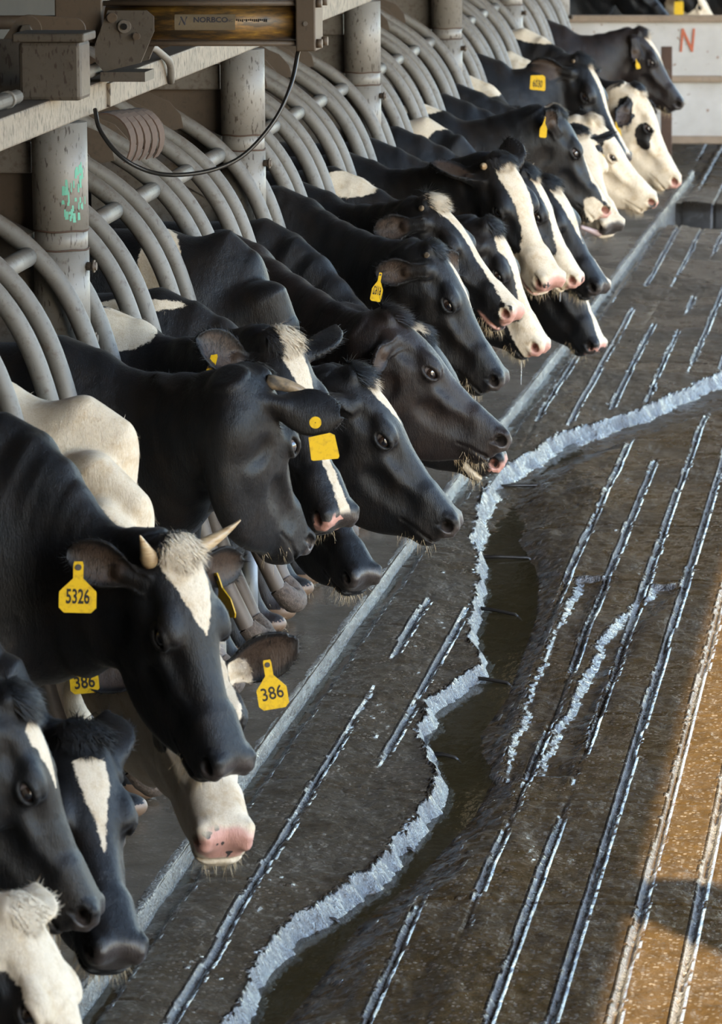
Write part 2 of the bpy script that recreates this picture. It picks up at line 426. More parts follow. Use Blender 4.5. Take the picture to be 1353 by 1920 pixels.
def floor_z(X, Y):
    jx = X + .05 * fbm(Y * 6, X * 6, 3) + .030 * fbm(Y * 26, X * 26, 9); jy = Y + .10 * fbm(X * 5, Y * 5, 5)
    a = sdist(jx, jy, EDGE_A); b = sdist(jx, jy, EDGE_B)
    z = FZ + .010 * fbm(X * 4, Y * 1.5, 11) * 2
    z = z - .080 * smooth(-.010, .050 + .11 * fbm(Y * 2.6, X * 2.6, 7), a) - .012 * smooth(-.25, 0, a) * (a < 0)
    z = z + .055 * smooth(-.02, .16, b) * smooth(0, .05, a)
    z = z + .030 * fbm(X * 5, Y * 1.6, 21) * smooth(0, .15, b) * (1 - smooth(.35, .7, b)) * 1.5
    for pl in RIDGES:
        r = sdist(jx, jy, pl); ends = (Y > pl[0][1]) & (Y < pl[-1][1])
        z = z - .022 * smooth(-.005, .03, r) * (1 - smooth(.06, .16, r)) * ends
    # grooves along the row
    g0 = -1.870; pit = .1575
    for i in range(30):
        gx = g0 + i * pit
        wob = gx + .012 * fbm(Y * 2.2, np.full_like(Y, i * 3.7), 40 + i) + .010 * fbm(Y * 17, np.full_like(Y, i * 1.3), 60 + i)
        wd = .0085 + .005 * (fbm(Y * 1.3, np.full_like(Y, i * 9.), 80 + i) * 2)
        msk = smooth(-.09, .06, fbm(Y * .55, np.full_like(Y, i * 5.1), 100 + i) + np.where(gx > -1.2, .16, .06))
        q = np.abs(X - wob) / np.maximum(wd, .006)
        z = z - .015 * np.exp(-q ** 4) * msk * (1 - smooth(-.06, .0, a) * (1 - smooth(.05, .2, b)))
    # gutter at the foot of the curb
    cx = curb_x(Y); z = z + .024 * (1 - smooth(.10, .42, X - cx)) - .014 * (1 - smooth(.045, .07, X - cx + .02 * fbm(Y * 14, X * 14, 77)))
    z = z + .009 * fbm(X * 20, Y * 13, 31) + .007 * fbm(X * 52, Y * 38, 33)
    # joints across the floor every 1.2 m and the cross drain at the far end
    jt = np.abs(((Y - 11.66 + .6) % 1.235) - .6); z = z - .006 * (1 - smooth(.0, .012, jt))
    z = z - .32 * smooth(29.7, 29.8, Y) * (1 - smooth(31.2, 31.3, Y))
    return z, a, b
xs = np.concatenate([np.arange(-2.16, -.30, .0085), np.arange(-.30, .6, .02), np.arange(.6, 2.7, .12)])
ys = [6.0]
while ys[-1] < 9.6: ys.append(ys[-1] + .06)
while ys[-1] < 44: ys.append(ys[-1] + max(.0125, .0125 * (ys[-1] / 13) ** 1.3))
ys = np.array(ys); XX, YY = np.meshgrid(xs, ys)
ZZ, FA, FB = floor_z(XX, YY)
nx, ny = len(xs), len(ys)
me = bpy.data.meshes.new('floor')
ii = (np.arange(ny - 1)[:, None] * nx + np.arange(nx - 1)[None]).ravel()
fq = np.stack([ii, ii + 1, ii + nx + 1, ii + nx], 1)
np_mesh(me, np.stack([XX, YY, ZZ], -1).reshape(-1, 3), fq)
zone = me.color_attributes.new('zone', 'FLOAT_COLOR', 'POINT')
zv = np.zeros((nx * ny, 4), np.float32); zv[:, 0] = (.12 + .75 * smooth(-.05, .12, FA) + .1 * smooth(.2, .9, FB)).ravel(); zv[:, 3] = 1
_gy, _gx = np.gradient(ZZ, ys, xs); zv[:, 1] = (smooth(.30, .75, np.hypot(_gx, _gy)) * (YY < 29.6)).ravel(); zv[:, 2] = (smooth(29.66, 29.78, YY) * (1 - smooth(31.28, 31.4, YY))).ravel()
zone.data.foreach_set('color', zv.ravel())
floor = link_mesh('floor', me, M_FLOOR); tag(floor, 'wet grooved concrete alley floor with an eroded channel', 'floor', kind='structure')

# platform the cattle stand on, and its curb
fb = MB(); yy = list(np.arange(5, 34.01, 1.0))
v = []; 
for y in yy: v += [(-9.0, y, 0.0), (float(curb_x(y)) - .004, y, 0.0)]
fb.add(v, [(2 * i, 2 * i + 1, 2 * i + 3, 2 * i + 2) for i in range(len(yy) - 1)])
v = []
for y in yy: v += [(-9.0, y, -.3), (float(curb_x(y)) - .004, y, -.3)]
fb.add(v, [(2 * i + 2, 2 * i + 3, 2 * i + 1, 2 * i) for i in range(len(yy) - 1)])
tag(fb.build('floor_platform', M_PLAT), 'muddy concrete platform the cows stand on', 'platform', kind='structure')
cyy = np.arange(5, 33.5, .03); prof = np.array([(-.07, -.28), (-.07, -.004), (-.010, .002), (-.004, -.003), (.001, -.014), (.004, -.030), (.007, -.055), (.009, -.28)])
CV = np.zeros((len(cyy), len(prof), 3)); 
for j, (px, pz) in enumerate(prof):
    jit = .010 * fbm(cyy * 9, np.full_like(cyy, j * .6), 201) + .014 * fbm(cyy * 2.2, np.full_like(cyy, j * .4), 203)
    CV[:, j, 0] = curb_x(cyy) + px + (jit if 2 <= j <= 6 else 0); CV[:, j, 1] = cyy; CV[:, j, 2] = pz + (.5 * jit if 1 < j <= 4 else 0)
k = len(prof); ii = (np.arange(len(cyy) - 1)[:, None] * k + np.arange(k - 1)[None]).ravel()
me = bpy.data.meshes.new('curb'); np_mesh(me, CV.reshape(-1, 3), np.stack([ii, ii + k, ii + k + 1, ii + 1], 1))
tag(link_mesh('trim_curb', me, M_CURB), 'worn pale concrete curb along the platform edge', 'curb', kind='structure')

# standing water
M_WATER, nt, b = new_mat('shallow_water')
b.inputs['Base Color'].default_value = (.040, .028, .010, 1); b.inputs['Roughness'].default_value = .06; b.inputs['IOR'].default_value = 1.33; b.inputs['Alpha'].default_value = .72
bump(nt, b, noise(nt, geopos(nt, (6, 2, 6)), 4, 3, .5), .10, .02)
def pool(name, outline, z, label):
    bm = bmesh.new(); bm.faces.new([bm.verts.new((x, y, z)) for x, y in outline]); bmesh.ops.triangulate(bm, faces=list(bm.faces))
    me = bpy.data.meshes.new(name); bm.to_mesh(me); bm.free()
    for p in me.polygons:
        if p.normal.z < 0: p.flip()
    tag(link_mesh(name, me, M_WATER, smooth=False), label, 'water', kind='stuff')
la = gp([(p) for p in [(395, 1960), (450, 1860), (500, 1800), (560, 1725), (660, 1655), (750, 1590), (805, 1500), (822, 1430), (795, 1370), (810, 1300), (860, 1265), (905, 1235), (885, 1180), (905, 1060), (890, 1010), (905, 930), (930, 895), (980, 862), (1065, 812)]], -.127)
lb = gp([(p) for p in [(500, 1960), (590, 1850), (670, 1740), (790, 1640), (890, 1530), (925, 1460), (900, 1380), (950, 1310), (980, 1230), (1005, 1160), (1010, 1090), (985, 1000), (980, 930), (1025, 880), (1095, 850)]], -.127)
pool('puddle', la + lb[::-1], -.127, 'brown water standing in the eroded channel of the floor')
cy = np.arange(8.5, 29.6, .5)
pool('puddle', [(float(curb_x(y)) + .01, y) for y in cy] + [(float(curb_x(y)) + .125, y) for y in cy[::-1]], -.0515, 'thin strip of water lying along the foot of the curb')

pool('puddle', gp([(1085, 690), (1120, 600), (1150, 520), (1200, 450), (1262, 462), (1275, 500), (1235, 570), (1190, 640), (1140, 690)], -.055), -.0575, 'bright film of water on the far alley floor beside the low black head')
# short reinforcing rods showing in the channel
M_ROD, nt, b = new_mat('black_rod'); b.inputs['Base Color'].default_value = (.018, .015, .013, 1); b.inputs['Roughness'].default_value = .35
rods = [((548, 1719), (628, 1724)), ((700, 1588), (770, 1592)), ((812, 1414), (852, 1420)), ((868, 1270), (950, 1280)), ((878, 1138), (965, 1152)), ((885, 1045), (990, 1046)), ((905, 913), (1040, 910))]
ordn = ['nearest', 'second nearest', 'third nearest', 'middle', 'third farthest', 'second farthest', 'farthest']
for (p, q), od in zip(rods, ordn):
    a, c = at_z(*p, -.115), at_z(*q, -.121); mid = (a + c) / 2
    o = MB().tube([a, mid + np.array([0, 0, .004]), c, c + np.array([.03, 0, -.03])], [.009, .007, .006, .005], 8).build('reinforcing_rod', M_ROD)
    tag(o, 'short dark rod lying across the wet channel, %s of the seven' % od, 'rod', 'rods across the floor channel')

# roof, added back wall, eave column, outside ground
M_ROOF, nt, b = new_mat('roof_sheet'); b.inputs['Base Color'].default_value = (.075, .066, .056, 1); b.inputs['Roughness'].default_value = .6
w = N(nt, 'ShaderNodeTexWave'); w.inputs['Scale'].default_value = 3; nt.links.new(geopos(nt, (0, 1, 0)), w.inputs['Vector']); bump(nt, b, w.outputs['Fac'], .5, .03)
M_WALL, nt, b = new_mat('dark_shed_wall'); nt.links.new(mixc(nt, noise(nt, geopos(nt), 3, 4), (.030, .024, .018), (.07, .055, .04)), b.inputs['Base Color']); b.inputs['Roughness'].default_value = .8
EAVE_X, EAVE_Z = 2.58, 4.40
def roof_z(x): return 5.6 + (x + 11) * (EAVE_Z - 5.6) / (EAVE_X + 11)
rf = MB()
for x0, x1, y0, y1 in ((-11, EAVE_X, -9, 44.5), (-11, .6, 44.5, 50), (2.3, EAVE_X, 44.5, 50), (-11, EAVE_X, 50, 60)):      # unseen opening added near the far end so the puddle mirrors sky
    v = [(x, y, roof_z(x) + dz) for dz in (0, .08) for x, y in ((x0, y0), (x1, y0), (x1, y1), (x0, y1))]
    rf.add(v, [(0, 1, 2, 3), (7, 6, 5, 4), (0, 4, 5, 1), (1, 5, 6, 2), (2, 6, 7, 3), (3, 7, 4, 0)])
tag(rf.build('ceiling', M_ROOF), 'sheet metal roof over the feed alley', 'roof', kind='structure')
tag(MB().box((-9.1, 25, 2.6), (.2, 68, 6.0)).build('wall_left', M_WALL), 'dark shed wall behind the milking stalls', 'wall', kind='structure')
M_YARD, nt, b = new_mat('yard_ground'); nt.links.new(mixc(nt, noise(nt, geopos(nt), .8, 5), (.20, .14, .085), (.28, .20, .13)), b.inputs['Base Color']); b.inputs['Roughness'].default_value = .9
tag(MB().add([(-70, -60, -.45), (80, -60, -.45), (80, 110, -.45), (-70, 110, -.45)], [(0, 1, 2, 3)]).build('floor_yard', M_YARD), 'bare ground around the shed', 'ground', kind='structure')
tag(MB().box((2.62, 7.33, 1.97), (.29, .29, 4.86)).build('trim_column', M_ROOF), 'square column under the eave of the roof', 'column', kind='structure')
tag(MB().box((-4.2, 60, 2.6), (13.4, .2, 6.0)).build('dark_backdrop', M_WALL), 'added dark backdrop wall at the far end', 'wall', kind='structure')  # unseen wall added so the wet floor mirrors something dark
tag(MB().box((-3.2, -5.0, 2.4), (11.8, .2, 6.0)).build('light_block_front', M_WALL), 'added dark wall blocking light behind the viewer', 'wall', kind='structure')  # added out of view to keep sky light off camera-facing sides
tag(MB().box((2.66, -1.0, 2.0), (.12, 8.0, 5.2)).build('light_block_right', M_WALL), 'added short wall blocking light beside the viewer', 'wall', kind='structure')  # added out of view to block light from behind and right
# near apron of the alley floor (below the picture) and strip out to the eave
tag(MB().box((.0, -1.5, -.25), (5.3, 15.0, .2)).build('floor_apron', M_PLAT), 'concrete floor of the alley nearer than the grooves', 'floor', kind='structure')
# ---------------------------------------------------------------- steelwork
def steel_mat(name, base, dirt, dirt_amt, rough=.55, spots=.5, metal=0.0, top=.0, st=.66):
    m, nt, b = new_mat(name); P = geopos(nt)
    n1 = noise(nt, P, 5, 5, .6); n2 = noise(nt, P, 38, 4, .7); n3 = noise(nt, geopos(nt, (1, 1, .3)), 95, 2, .5)
    c = mixc(nt, ramp(nt, n1, [(.40, (0, 0, 0)), (.75, (1, 1, 1))]).outputs[0], base, tuple(q * .72 for q in base))
    f = ramp(nt, n2, [(.64 - .16 * dirt_amt, (0, 0, 0)), (.80 - .1 * dirt_amt, (1, 1, 1))]).outputs[0]
    c = mixc(nt, math_n(nt, 'MULTIPLY', f, .75), c, dirt)
    s = ramp(nt, n3, [(st, (0, 0, 0)), (st + .06, (1, 1, 1))]).outputs[0]
    c = mixc(nt, math_n(nt, 'MULTIPLY', s, spots), c, (.026, .015, .009))
    if top > 0:      # dust and droppings lie on what faces up
        g = N(nt, 'ShaderNodeNewGeometry'); sx = N(nt, 'ShaderNodeSeparateXYZ'); nt.links.new(g.outputs['Normal'], sx.inputs[0])
        u = N(nt, 'ShaderNodeMapRange'); u.inputs[1].default_value = .35; u.inputs[2].default_value = .85; nt.links.new(math_n(nt, 'ADD', sx.outputs[2], math_n(nt, 'MULTIPLY', math_n(nt, 'SUBTRACT', n2, .5), .7)), u.inputs[0])
        c = mixc(nt, math_n(nt, 'MULTIPLY', u.outputs[0], top), c, dirt)
    if name == 'galvanised_pipe':       # splashed with mud near the floor
        sx2 = N(nt, 'ShaderNodeSeparateXYZ'); nt.links.new(geopos(nt), sx2.inputs[0])
        u2 = N(nt, 'ShaderNodeMapRange'); u2.inputs[1].default_value = .95; u2.inputs[2].default_value = .35; nt.links.new(math_n(nt, 'ADD', sx2.outputs[2], math_n(nt, 'MULTIPLY', math_n(nt, 'SUBTRACT', n1, .5), .8)), u2.inputs[0])
        c = mixc(nt, math_n(nt, 'MULTIPLY', u2.outputs[0], .8), c, (.085, .058, .042))
    nt.links.new(c, b.inputs['Base Color']); b.inputs['Roughness'].default_value = rough; b.inputs['Metallic'].default_value = metal
    bump(nt, b, n2, .12, .004); return m
M_POST = steel_mat('post_paint', (.20, .182, .158), (.085, .060, .040), .50, .5, .8, 0, 0, .615)
M_PIPE = steel_mat('galvanised_pipe', (.160, .147, .128), (.070, .049, .032), .6, .58, .4, .05, .8)
M_PLATE = steel_mat('stall_sheet', (.125, .106, .088), (.045, .028, .017), .95, .6, .35, 0, .85)
M_BEAM = steel_mat('spattered_beam', (.175, .143, .108), (.055, .036, .023), .65, .6, .95, 0, .85, .555)
M_RUST = steel_mat('rusty_weld', (.070, .038, .024), (.04, .022, .014), .5, .85, .4)
M_MUDST = steel_mat('dirty_brown_steel', (.075, .052, .034), (.035, .024, .016), .5, .6, .3)
M_BRKT = steel_mat('bracket_plate', (.070, .057, .044), (.036, .024, .015), .6, .6, .9, .05, .4, .60)
M_MUD, nt, b = new_mat('caked_mud')
nn = noise(nt, geopos(nt), 60, 5, .7); nt.links.new(ramp(nt, nn, [(.3, (.035, .023, .017)), (.7, (.13, .092, .068))]).outputs[0], b.inputs['Base Color']); b.inputs['Roughness'].default_value = .7; bump(nt, b, nn, .8, .012)
M_LEG = steel_mat('pale_leg_pipe', (.42, .42, .41), (.3, .25, .2), .15, .4, .4)
M_YEL, nt, b = new_mat('yellow_cylinder')
nn = noise(nt, geopos(nt, (1, 4, 4)), 9, 5, .65); nt.links.new(ramp(nt, nn, [(.42, (.04, .026, .013)), (.60, (.17, .09, .02)), (.78, (.42, .25, .035))]).outputs[0], b.inputs['Base Color']); b.inputs['Roughness'].default_value = .42; b.inputs['Metallic'].default_value = .25
M_BLACK, nt, b = new_mat('black_rubber'); b.inputs['Base Color'].default_value = (.012, .011, .010, 1); b.inputs['Roughness'].default_value = .3
M_GREEN, nt, b = new_mat('green_paint'); b.inputs['Base Color'].default_value = (.08, .28, .19, 1); b.inputs['Roughness'].default_value = .6
ORD = ['nearest', 'second', 'third', 'fourth', 'fifth', 'sixth']
PX = -2.60; PY0 = 12.652; PSTEP = 3.4928
POST_Y = [PY0 + PSTEP * i for i in range(6)]
POST_TOP = 2.035
where = ['at the left edge, with green paint marks', 'behind the hanging black hose', 'just beyond the yellow cylinder', 'fourth along the row of stalls', 'fifth along the row, beside a pale cow shoulder', 'farthest of the row, by the white gate']
for i, y in enumerate(POST_Y):
    t = empty('steel_post', (PX, y, 0))
    tag(t, 'round grey steel post %s' % where[i], 'post', 'steel posts along the stall row')
    rings = [1.655, 1.705] if i else [1.655, 1.705]
    MB().tube([(0, 0, 0), (0, 0, 1.02), (0, 0, 1.35)], .080, 40).tube([(0, 0, 1.36), (0, 0, 1.648)], .0845, 40).tube([(0, 0, 1.64), (0, 0, 1.715)], .081, 40).tube([(0, 0, 1.712), (0, 0, POST_TOP if i < 3 else 3.2)], .0845, 40).build('pipe', M_POST, t)
    for z in (1.35, 1.652, 1.71):
        c = MB(); c.tube([(.0835 * math.cos(a), .0835 * math.sin(a), z + .0015 * math.sin(5 * a)) for a in np.linspace(0, 2 * math.pi, 33)[:-1]], .0032, 6, closed=True)
        c.build('weld_bead', M_RUST, t)
    for z in (1.60, 1.38):
        MB().cyl((.08, -.02, z), (.112, -.02, z), .013, 8).cyl((.10, -.02, z), (.106, -.02, z), .021, 6).build('bolt', M_MUDST, t)
    MB().box((0, 0, .006), (.26, .26, .012), bevel=.003).build('base_plate', M_POST, t)
    if i == 0:
        g = MB(); r2 = np.random.default_rng(3)
        for kx in range(34):
            a = math.radians(r2.uniform(-78, -18)); z = 1.74 + r2.beta(1.5, 1.8) * .17; l = r2.uniform(.008, .035); wd = r2.uniform(.002, .006)
            q = [(.0851 * math.cos(a + s * wd / .085), .0851 * math.sin(a + s * wd / .085), z + e * l) for s, e in ((-1, -.5), (1, -.5), (.6, .5), (-.8, .5))]
            g.add(q, [(0, 1, 2, 3)])
        g.build('paint_mark', M_GREEN, t)
# beam along the tops of the posts
bm_ = MB().box((0, 0, .048), (.10, 14.4, .092), bevel=.006)
bt = empty('roof_beam', (PX + .005, 12.6, POST_TOP)); tag(bt, 'long mud spattered steel beam along the tops of the posts', 'beam')
bm_.build('beam', M_BEAM, bt)
MB().tube(arc_pts([(-.01, -6, .118), (-.01, -.52, .118)], .02), .021, 12).build('conduit', M_PIPE, bt)
MB().tube([(-.01, -.66, .118), (-.01, -.63, .118)], .026, 12).build('coupling', M_PIPE, bt)
MB().tube(arc_pts([(-.01, -.2, .13), (.02, .45, .125), (.05, .75, .150)], .06), .020, 12).build('conduit', M_PIPE, bt)
MB().box((.055, .62, .045), (.014, .17, .075), bevel=.003).build('welded_plate', M_BEAM, bt)
MB().tube(arc_pts([(.0, 1.25, .10), (.04, 1.36, .15), (.075, 1.55, .08), (.06, 1.62, .01)], .05), .013, 10).build('grey_hose', M_PIPE, bt)
# tube stub with cap plate standing on the beam
s = empty('capped_tube', (-2.545, 12.34, 2.128)); tag(s, 'short square steel tube with cap plate standing on the beam', 'tube')
MB().box((0, 0, .085), (.185, .15, .172), bevel=.012).build('tube', M_BRKT, s); MB().box((0, 0, .183), (.215, .18, .026), bevel=.006).build('cap_plate', M_BRKT, s)
# bracket of two gusset plates
s = empty('gusset_bracket', (0, 13.02, 0)); tag(s, 'spattered polygonal steel bracket with bolts beside the yellow cylinder', 'bracket')
pl = [(-2.557, 2.245), (-2.515, 2.349), (-2.395, 2.349), (-2.372, 2.330), (-2.372, 2.285), (-2.415, 2.188), (-2.53, 2.160), (-2.557, 2.19)]
for dy in (0, .14):
    MB().prism(pl, ((1, 0, 0), (0, 0, 1), (0, 1, 0)), (.0, dy, 0), .012).build('gusset_plate', M_BRKT, s)
def disc(x, z, r, y=-.012): return MB().cyl((x, y, z), (x, y + .014, z), r, 18)
disc(-2.462, 2.300, .020).build('bushing', M_PLATE, s); disc(-2.462, 2.300, .010, -.017).build('pin_hole', M_BLACK, s)
disc(-2.424, 2.270, .011, -.016).build('bolt', M_MUDST, s); disc(-2.500, 2.327, .015, -.014).build('bolt', M_MUDST, s)
MB().box((-2.47, .07, 2.145), (.14, .16, .03)).build('foot', M_BRKT, s)
# air cylinder
s = empty('air_cylinder', (0, 13.14, 0)); tag(s, 'dirty yellow pneumatic cylinder with tie rods and square end caps above the stalls', 'cylinder')
CZ, R_ = 2.306, .056
MB().tube([(-2.60, 0, CZ), (-1.935, 0, CZ)], R_, 40).build('barrel', M_YEL, s)
MB().box((-1.905, 0, CZ - .003), (.062, .165, .165), bevel=.005).build('end_cap', M_MUDST, s)
MB().box((-2.615, 0, CZ + .01), (.15, .165, .14), bevel=.005).build('end_cap', M_MUDST, s)
for dy in (-.062, .062):
    for dz in (-.062, .062):
        r = MB().cyl((-2.66, dy, CZ + dz), (-1.86, dy, CZ + dz), .0085, 10).build('tie_rod', M_MUDST, s)
        MB().cyl((-1.874, dy, CZ + dz), (-1.856, dy, CZ + dz), .0155, 6).build('nut', M_MUDST, r)
MB().cyl((-3.2, 0, CZ), (-2.6, 0, CZ), .022, 14).build('piston_rod', M_MUDST, s)
MB().cyl((-1.905, -.083, CZ), (-1.905, -.088, CZ), .007, 10).build('port', M_PLATE, s)
# decal on the barrel
dec = MB(); a0, a1 = math.radians(-112), math.radians(-72)      # facing the camera (-Y), slightly below
def barrel_pt(x, w, r): return (x, r * math.sin(w), CZ + r * math.cos(w))
def wrapf(x0, x1, w0, w1, r, nx_=4, nw=8):
    v = [barrel_pt(x0 + (x1 - x0) * i / nx_, w0 + (w1 - w0) * j / nw, r) for i in range(nx_ + 1) for j in range(nw + 1)]
    f = [(i * (nw + 1) + j, i * (nw + 1) + j + 1, (i + 1) * (nw + 1) + j + 1, (i + 1) * (nw + 1) + j) for i in range(nx_) for j in range(nw)]
    return v, f
M_DEC, nt, b = new_mat('worn_label'); nt.links.new(mixc(nt, noise(nt, geopos(nt), 60, 4, .7), (.10, .078, .052), (.15, .115, .07)), b.inputs['Base Color']); b.inputs['Roughness'].default_value = .5
M_INK, nt, b = new_mat('faded_blue_ink'); b.inputs['Base Color'].default_value = (.025, .025, .035, 1); b.inputs['Roughness'].default_value = .5
M_BINK, nt, b = new_mat('black_ink'); b.inputs['Base Color'].default_value = (.012, .011, .010, 1); b.inputs['Roughness'].default_value = .45
W0, W1 = math.radians(-62), math.radians(-112)
dlab = MB().add(*wrapf(-2.318, -2.128, W0, W1, R_ + .0008)).build('decal', M_DEC, s)
def text_mesh(txt, size, bold=0.0, sx=1.0):
    cu = bpy.data.curves.new('txt', 'FONT'); cu.body = txt; cu.size = size; cu.align_x = 'CENTER'; cu.align_y = 'CENTER'; cu.offset = bold; cu.resolution_u = 3
    o = bpy.data.objects.new('txt', cu); COL.objects.link(o); bpy.context.view_layer.update()
    dg = bpy.context.evaluated_depsgraph_get(); me = bpy.data.meshes.new_from_object(o.evaluated_get(dg)); bpy.data.objects.remove(o); bpy.data.curves.remove(cu)
    v = np.array([p.co[:] for p in me.vertices]); v[:, 0] *= sx; f = [tuple(p.vertices) for p in me.polygons]; bpy.data.meshes.remove(me); return v, f
def barrel_text(name, txt, size, x, wdeg, bold=0.0, sx=1.0, shear=0.0):
    v, f = text_mesh(txt, size, bold, sx)
    vv = [barrel_pt(x + p[0] + shear * p[1], math.radians(wdeg) + p[1] / R_, R_ + .0016) for p in v]
    m = MB(); m.add(vv, f); m.build(name, M_INK, dlab)
barrel_text('lettering', 'NORBCO', .022, -2.205, -80, .0006, 1.15); barrel_text('lettering', 'INC', .012, -2.145, -82)
barrel_text('emblem', 'N', .036, -2.292, -84, .0006, .9, .25)
for x_, n_ in ((-2.075, 16),):
    sc = MB(); r2 = np.random.default_rng(5)
    for q in range(n_):
        xx = -2.125 + q * .0062; sc.add(*wrapf(xx, xx + .004, math.radians(-78 + 2 * r2.random()), math.radians(-86 + 4 * r2.random()), R_ + .0009, 1, 2))
    sc.build('worn_print', M_BINK, s)
# hose from the cylinder end to the beam
hp = [at_y(178, 205, 12.85), at_y(188, 245, 12.80), at_y(225, 292, 12.78), at_y(275, 320, 12.8), at_y(330, 328, 12.82), at_y(400, 318, 12.86), at_y(460, 288, 12.9), at_y(515, 225, 12.95), at_y(545, 160, 13.0), at_y(558, 100, 13.08), at_y(561, 88, 13.12)]
def cat_rom(p, n=6):
    p = [Vector(q) for q in p]; p = [p[0] * 2 - p[1]] + p + [p[-1] * 2 - p[-2]]; out = []
    for i in range(1, len(p) - 2):
        for k in range(n):
            t = k / n; out.append(.5 * ((2 * p[i]) + (p[i + 1] - p[i - 1]) * t + (2 * p[i - 1] - 5 * p[i] + 4 * p[i + 1] - p[i + 2]) * t * t + (3 * p[i] - p[i - 1] - 3 * p[i + 1] + p[i + 2]) * t ** 3))
    out.append(p[-2]); return out
tag(MB().tube(cat_rom(hp), .0068, 10).build('air_hose', M_BLACK), 'thin black hose sagging from the yellow cylinder in a long loop', 'hose')
# linkage at the upper left corner
s = empty('pivot_link', (0, 12.7, 0)); tag(s, 'dark pivot link of two bolted plates at the upper left corner', 'link')
def hull_bar(p, q, r1, r2, y, th, mb):
    n = 12; a = math.atan2(q[1] - p[1], q[0] - p[0]); pts = []
    for k in range(n + 1): w = a + math.pi / 2 + math.pi * k / n; pts.append((p[0] + r1 * math.cos(w), p[1] + r1 * math.sin(w)))
    for k in range(n + 1): w = a - math.pi / 2 + math.pi * k / n; pts.append((q[0] + r2 * math.cos(w), q[1] + r2 * math.sin(w)))
    return mb.prism(pts, ((1, 0, 0), (0, 0, 1), (0, 1, 0)), (0, y, 0), th)
p1 = at_y(20, 110, 12.7); p2 = at_y(48, 57, 12.7)
hull_bar((p1[0], p1[2]), (p2[0], p2[2]), .055, .044, .02, .014, MB()).build('link_plate', M_MUDST, s)
hull_bar((p2[0], p2[2]), (p2[0] + .14, p2[2] - .0), .045, .035, .04, .014, MB()).build('link_plate', M_MUDST, s)
for p in (p1, p2): MB().cyl((p[0], .0, p[2]), (p[0], .03, p[2]), .018, 6).build('bolt', M_BRKT, s)
pl = [(p1[0] - .12, p1[2] + .06), (p1[0] + .02, p1[2] + .06), (p1[0] + .08, p1[2] - .0), (p1[0] + .08, p1[2] - .14), (p1[0] - .12, p1[2] - .12)]
MB().prism(pl, ((1, 0, 0), (0, 0, 1), (0, 1, 0)), (0, -.02, 0), .014).build('mounting_plate', M_BRKT, s)
tag(MB().box((-3.05, 13.6, 2.42), (.9, .12, .12), bevel=.01).build('cross_tube', M_BRKT), 'brown square steel tube behind the linkage at the top left', 'tube')

# neck dividers: pairs of bent pipes, one pair at every stall boundary
DX = -2.43
div_proto = None
def divider_parts(root):
    for s in (-1, 1):
        y = s * .118
        path = arc_pts([(-.82, y * .9, 2.03), (-.155, y, 1.625), (.0, y, 1.18), (-.01, y, .62), (.17, y * .62, .225)], .32, 10)
        MB().tube(path, .0295, 16, caps=False).build('curved_pipe', M_PIPE, root)
    u = [(.17 + .052 * math.cos(a) , .065 * math.sin(a), .225 - .06 * math.cos(a)) for a in np.linspace(-math.pi / 2, math.pi / 2, 12)]
    MB().tube(u, [.034, .037, .041, .040, .043, .041, .042, .043, .039, .041, .037, .034], 14, caps=False).build('bent_end', M_MUD, root)
    MB().tube([(-.245, -.552, 1.640), (-.245, -.118, 1.640)], .030, 16).build('cross_pipe', M_PIPE, root)
    MB().cyl((.06, 0.0, .0), (.06, 0.0, .36), .027, 14).build('leg', M_LEG, root)
    # sheet cover with rounded end over the upper pipes
    for s in (-1, 1):
        y0 = s * .118
        pl = [(-.85, 2.09), (-.85, 1.985), (-.42, 1.735), (-.375, 1.745), (-.385, 1.795), (-.43, 1.845), (-.48, 1.865)]
        MB().prism(pl, ((1, 0, 0), (0, 0, 1), (0, 1, 0)), (0, y0 + s * .034, 0), .006).build('side_sheet', M_MUDST, root)
    MB().box((-.66, 0, 1.985), (.36, .17, .012), Matrix.Rotation(math.radians(31), 3, 'Y')).build('cover_sheet', M_MUDST, root)
def copy_tree(o, parent=None):
    c = o.copy(); COL.objects.link(c)
    if parent is not None: c.parent = parent
    for ch in list(o.children): copy_tree(ch, c)
    return c
k_div = 0
names_near = ['', ' nearest', ' second', ' third', ' fourth']
for k in range(-3, 25):
    y = PY0 + .69858 * k
    gap = k // 5; j = k % 5
    if k < 0: lab = 'pair of curved grey stall pipes left of the first post, %s before it' % ['last', 'second', 'third'][-k - 1]
    elif j == 0: lab = 'pair of curved grey stall pipes directly beside the %s post' % (ORD[gap] if gap else 'nearest')
    else: lab = 'pair of curved grey stall pipes, %s beyond the %s post' % (['', 'first', 'second', 'third', 'fourth'][j], ORD[gap] if gap else 'nearest')
    if div_proto is None:
        r = empty('stall_divider', (DX, y, 0)); divider_parts(r); div_proto = r
    else:
        r = copy_tree(div_proto); r.location = (DX, y, 0)
    tag(r, lab, 'stall divider', 'curved pipe dividers along the stall row')
    if j == 0:        # keep clear of the post
        for ch in list(r.children):
            if ch.name.startswith('cover_sheet'): bpy.data.objects.remove(ch)
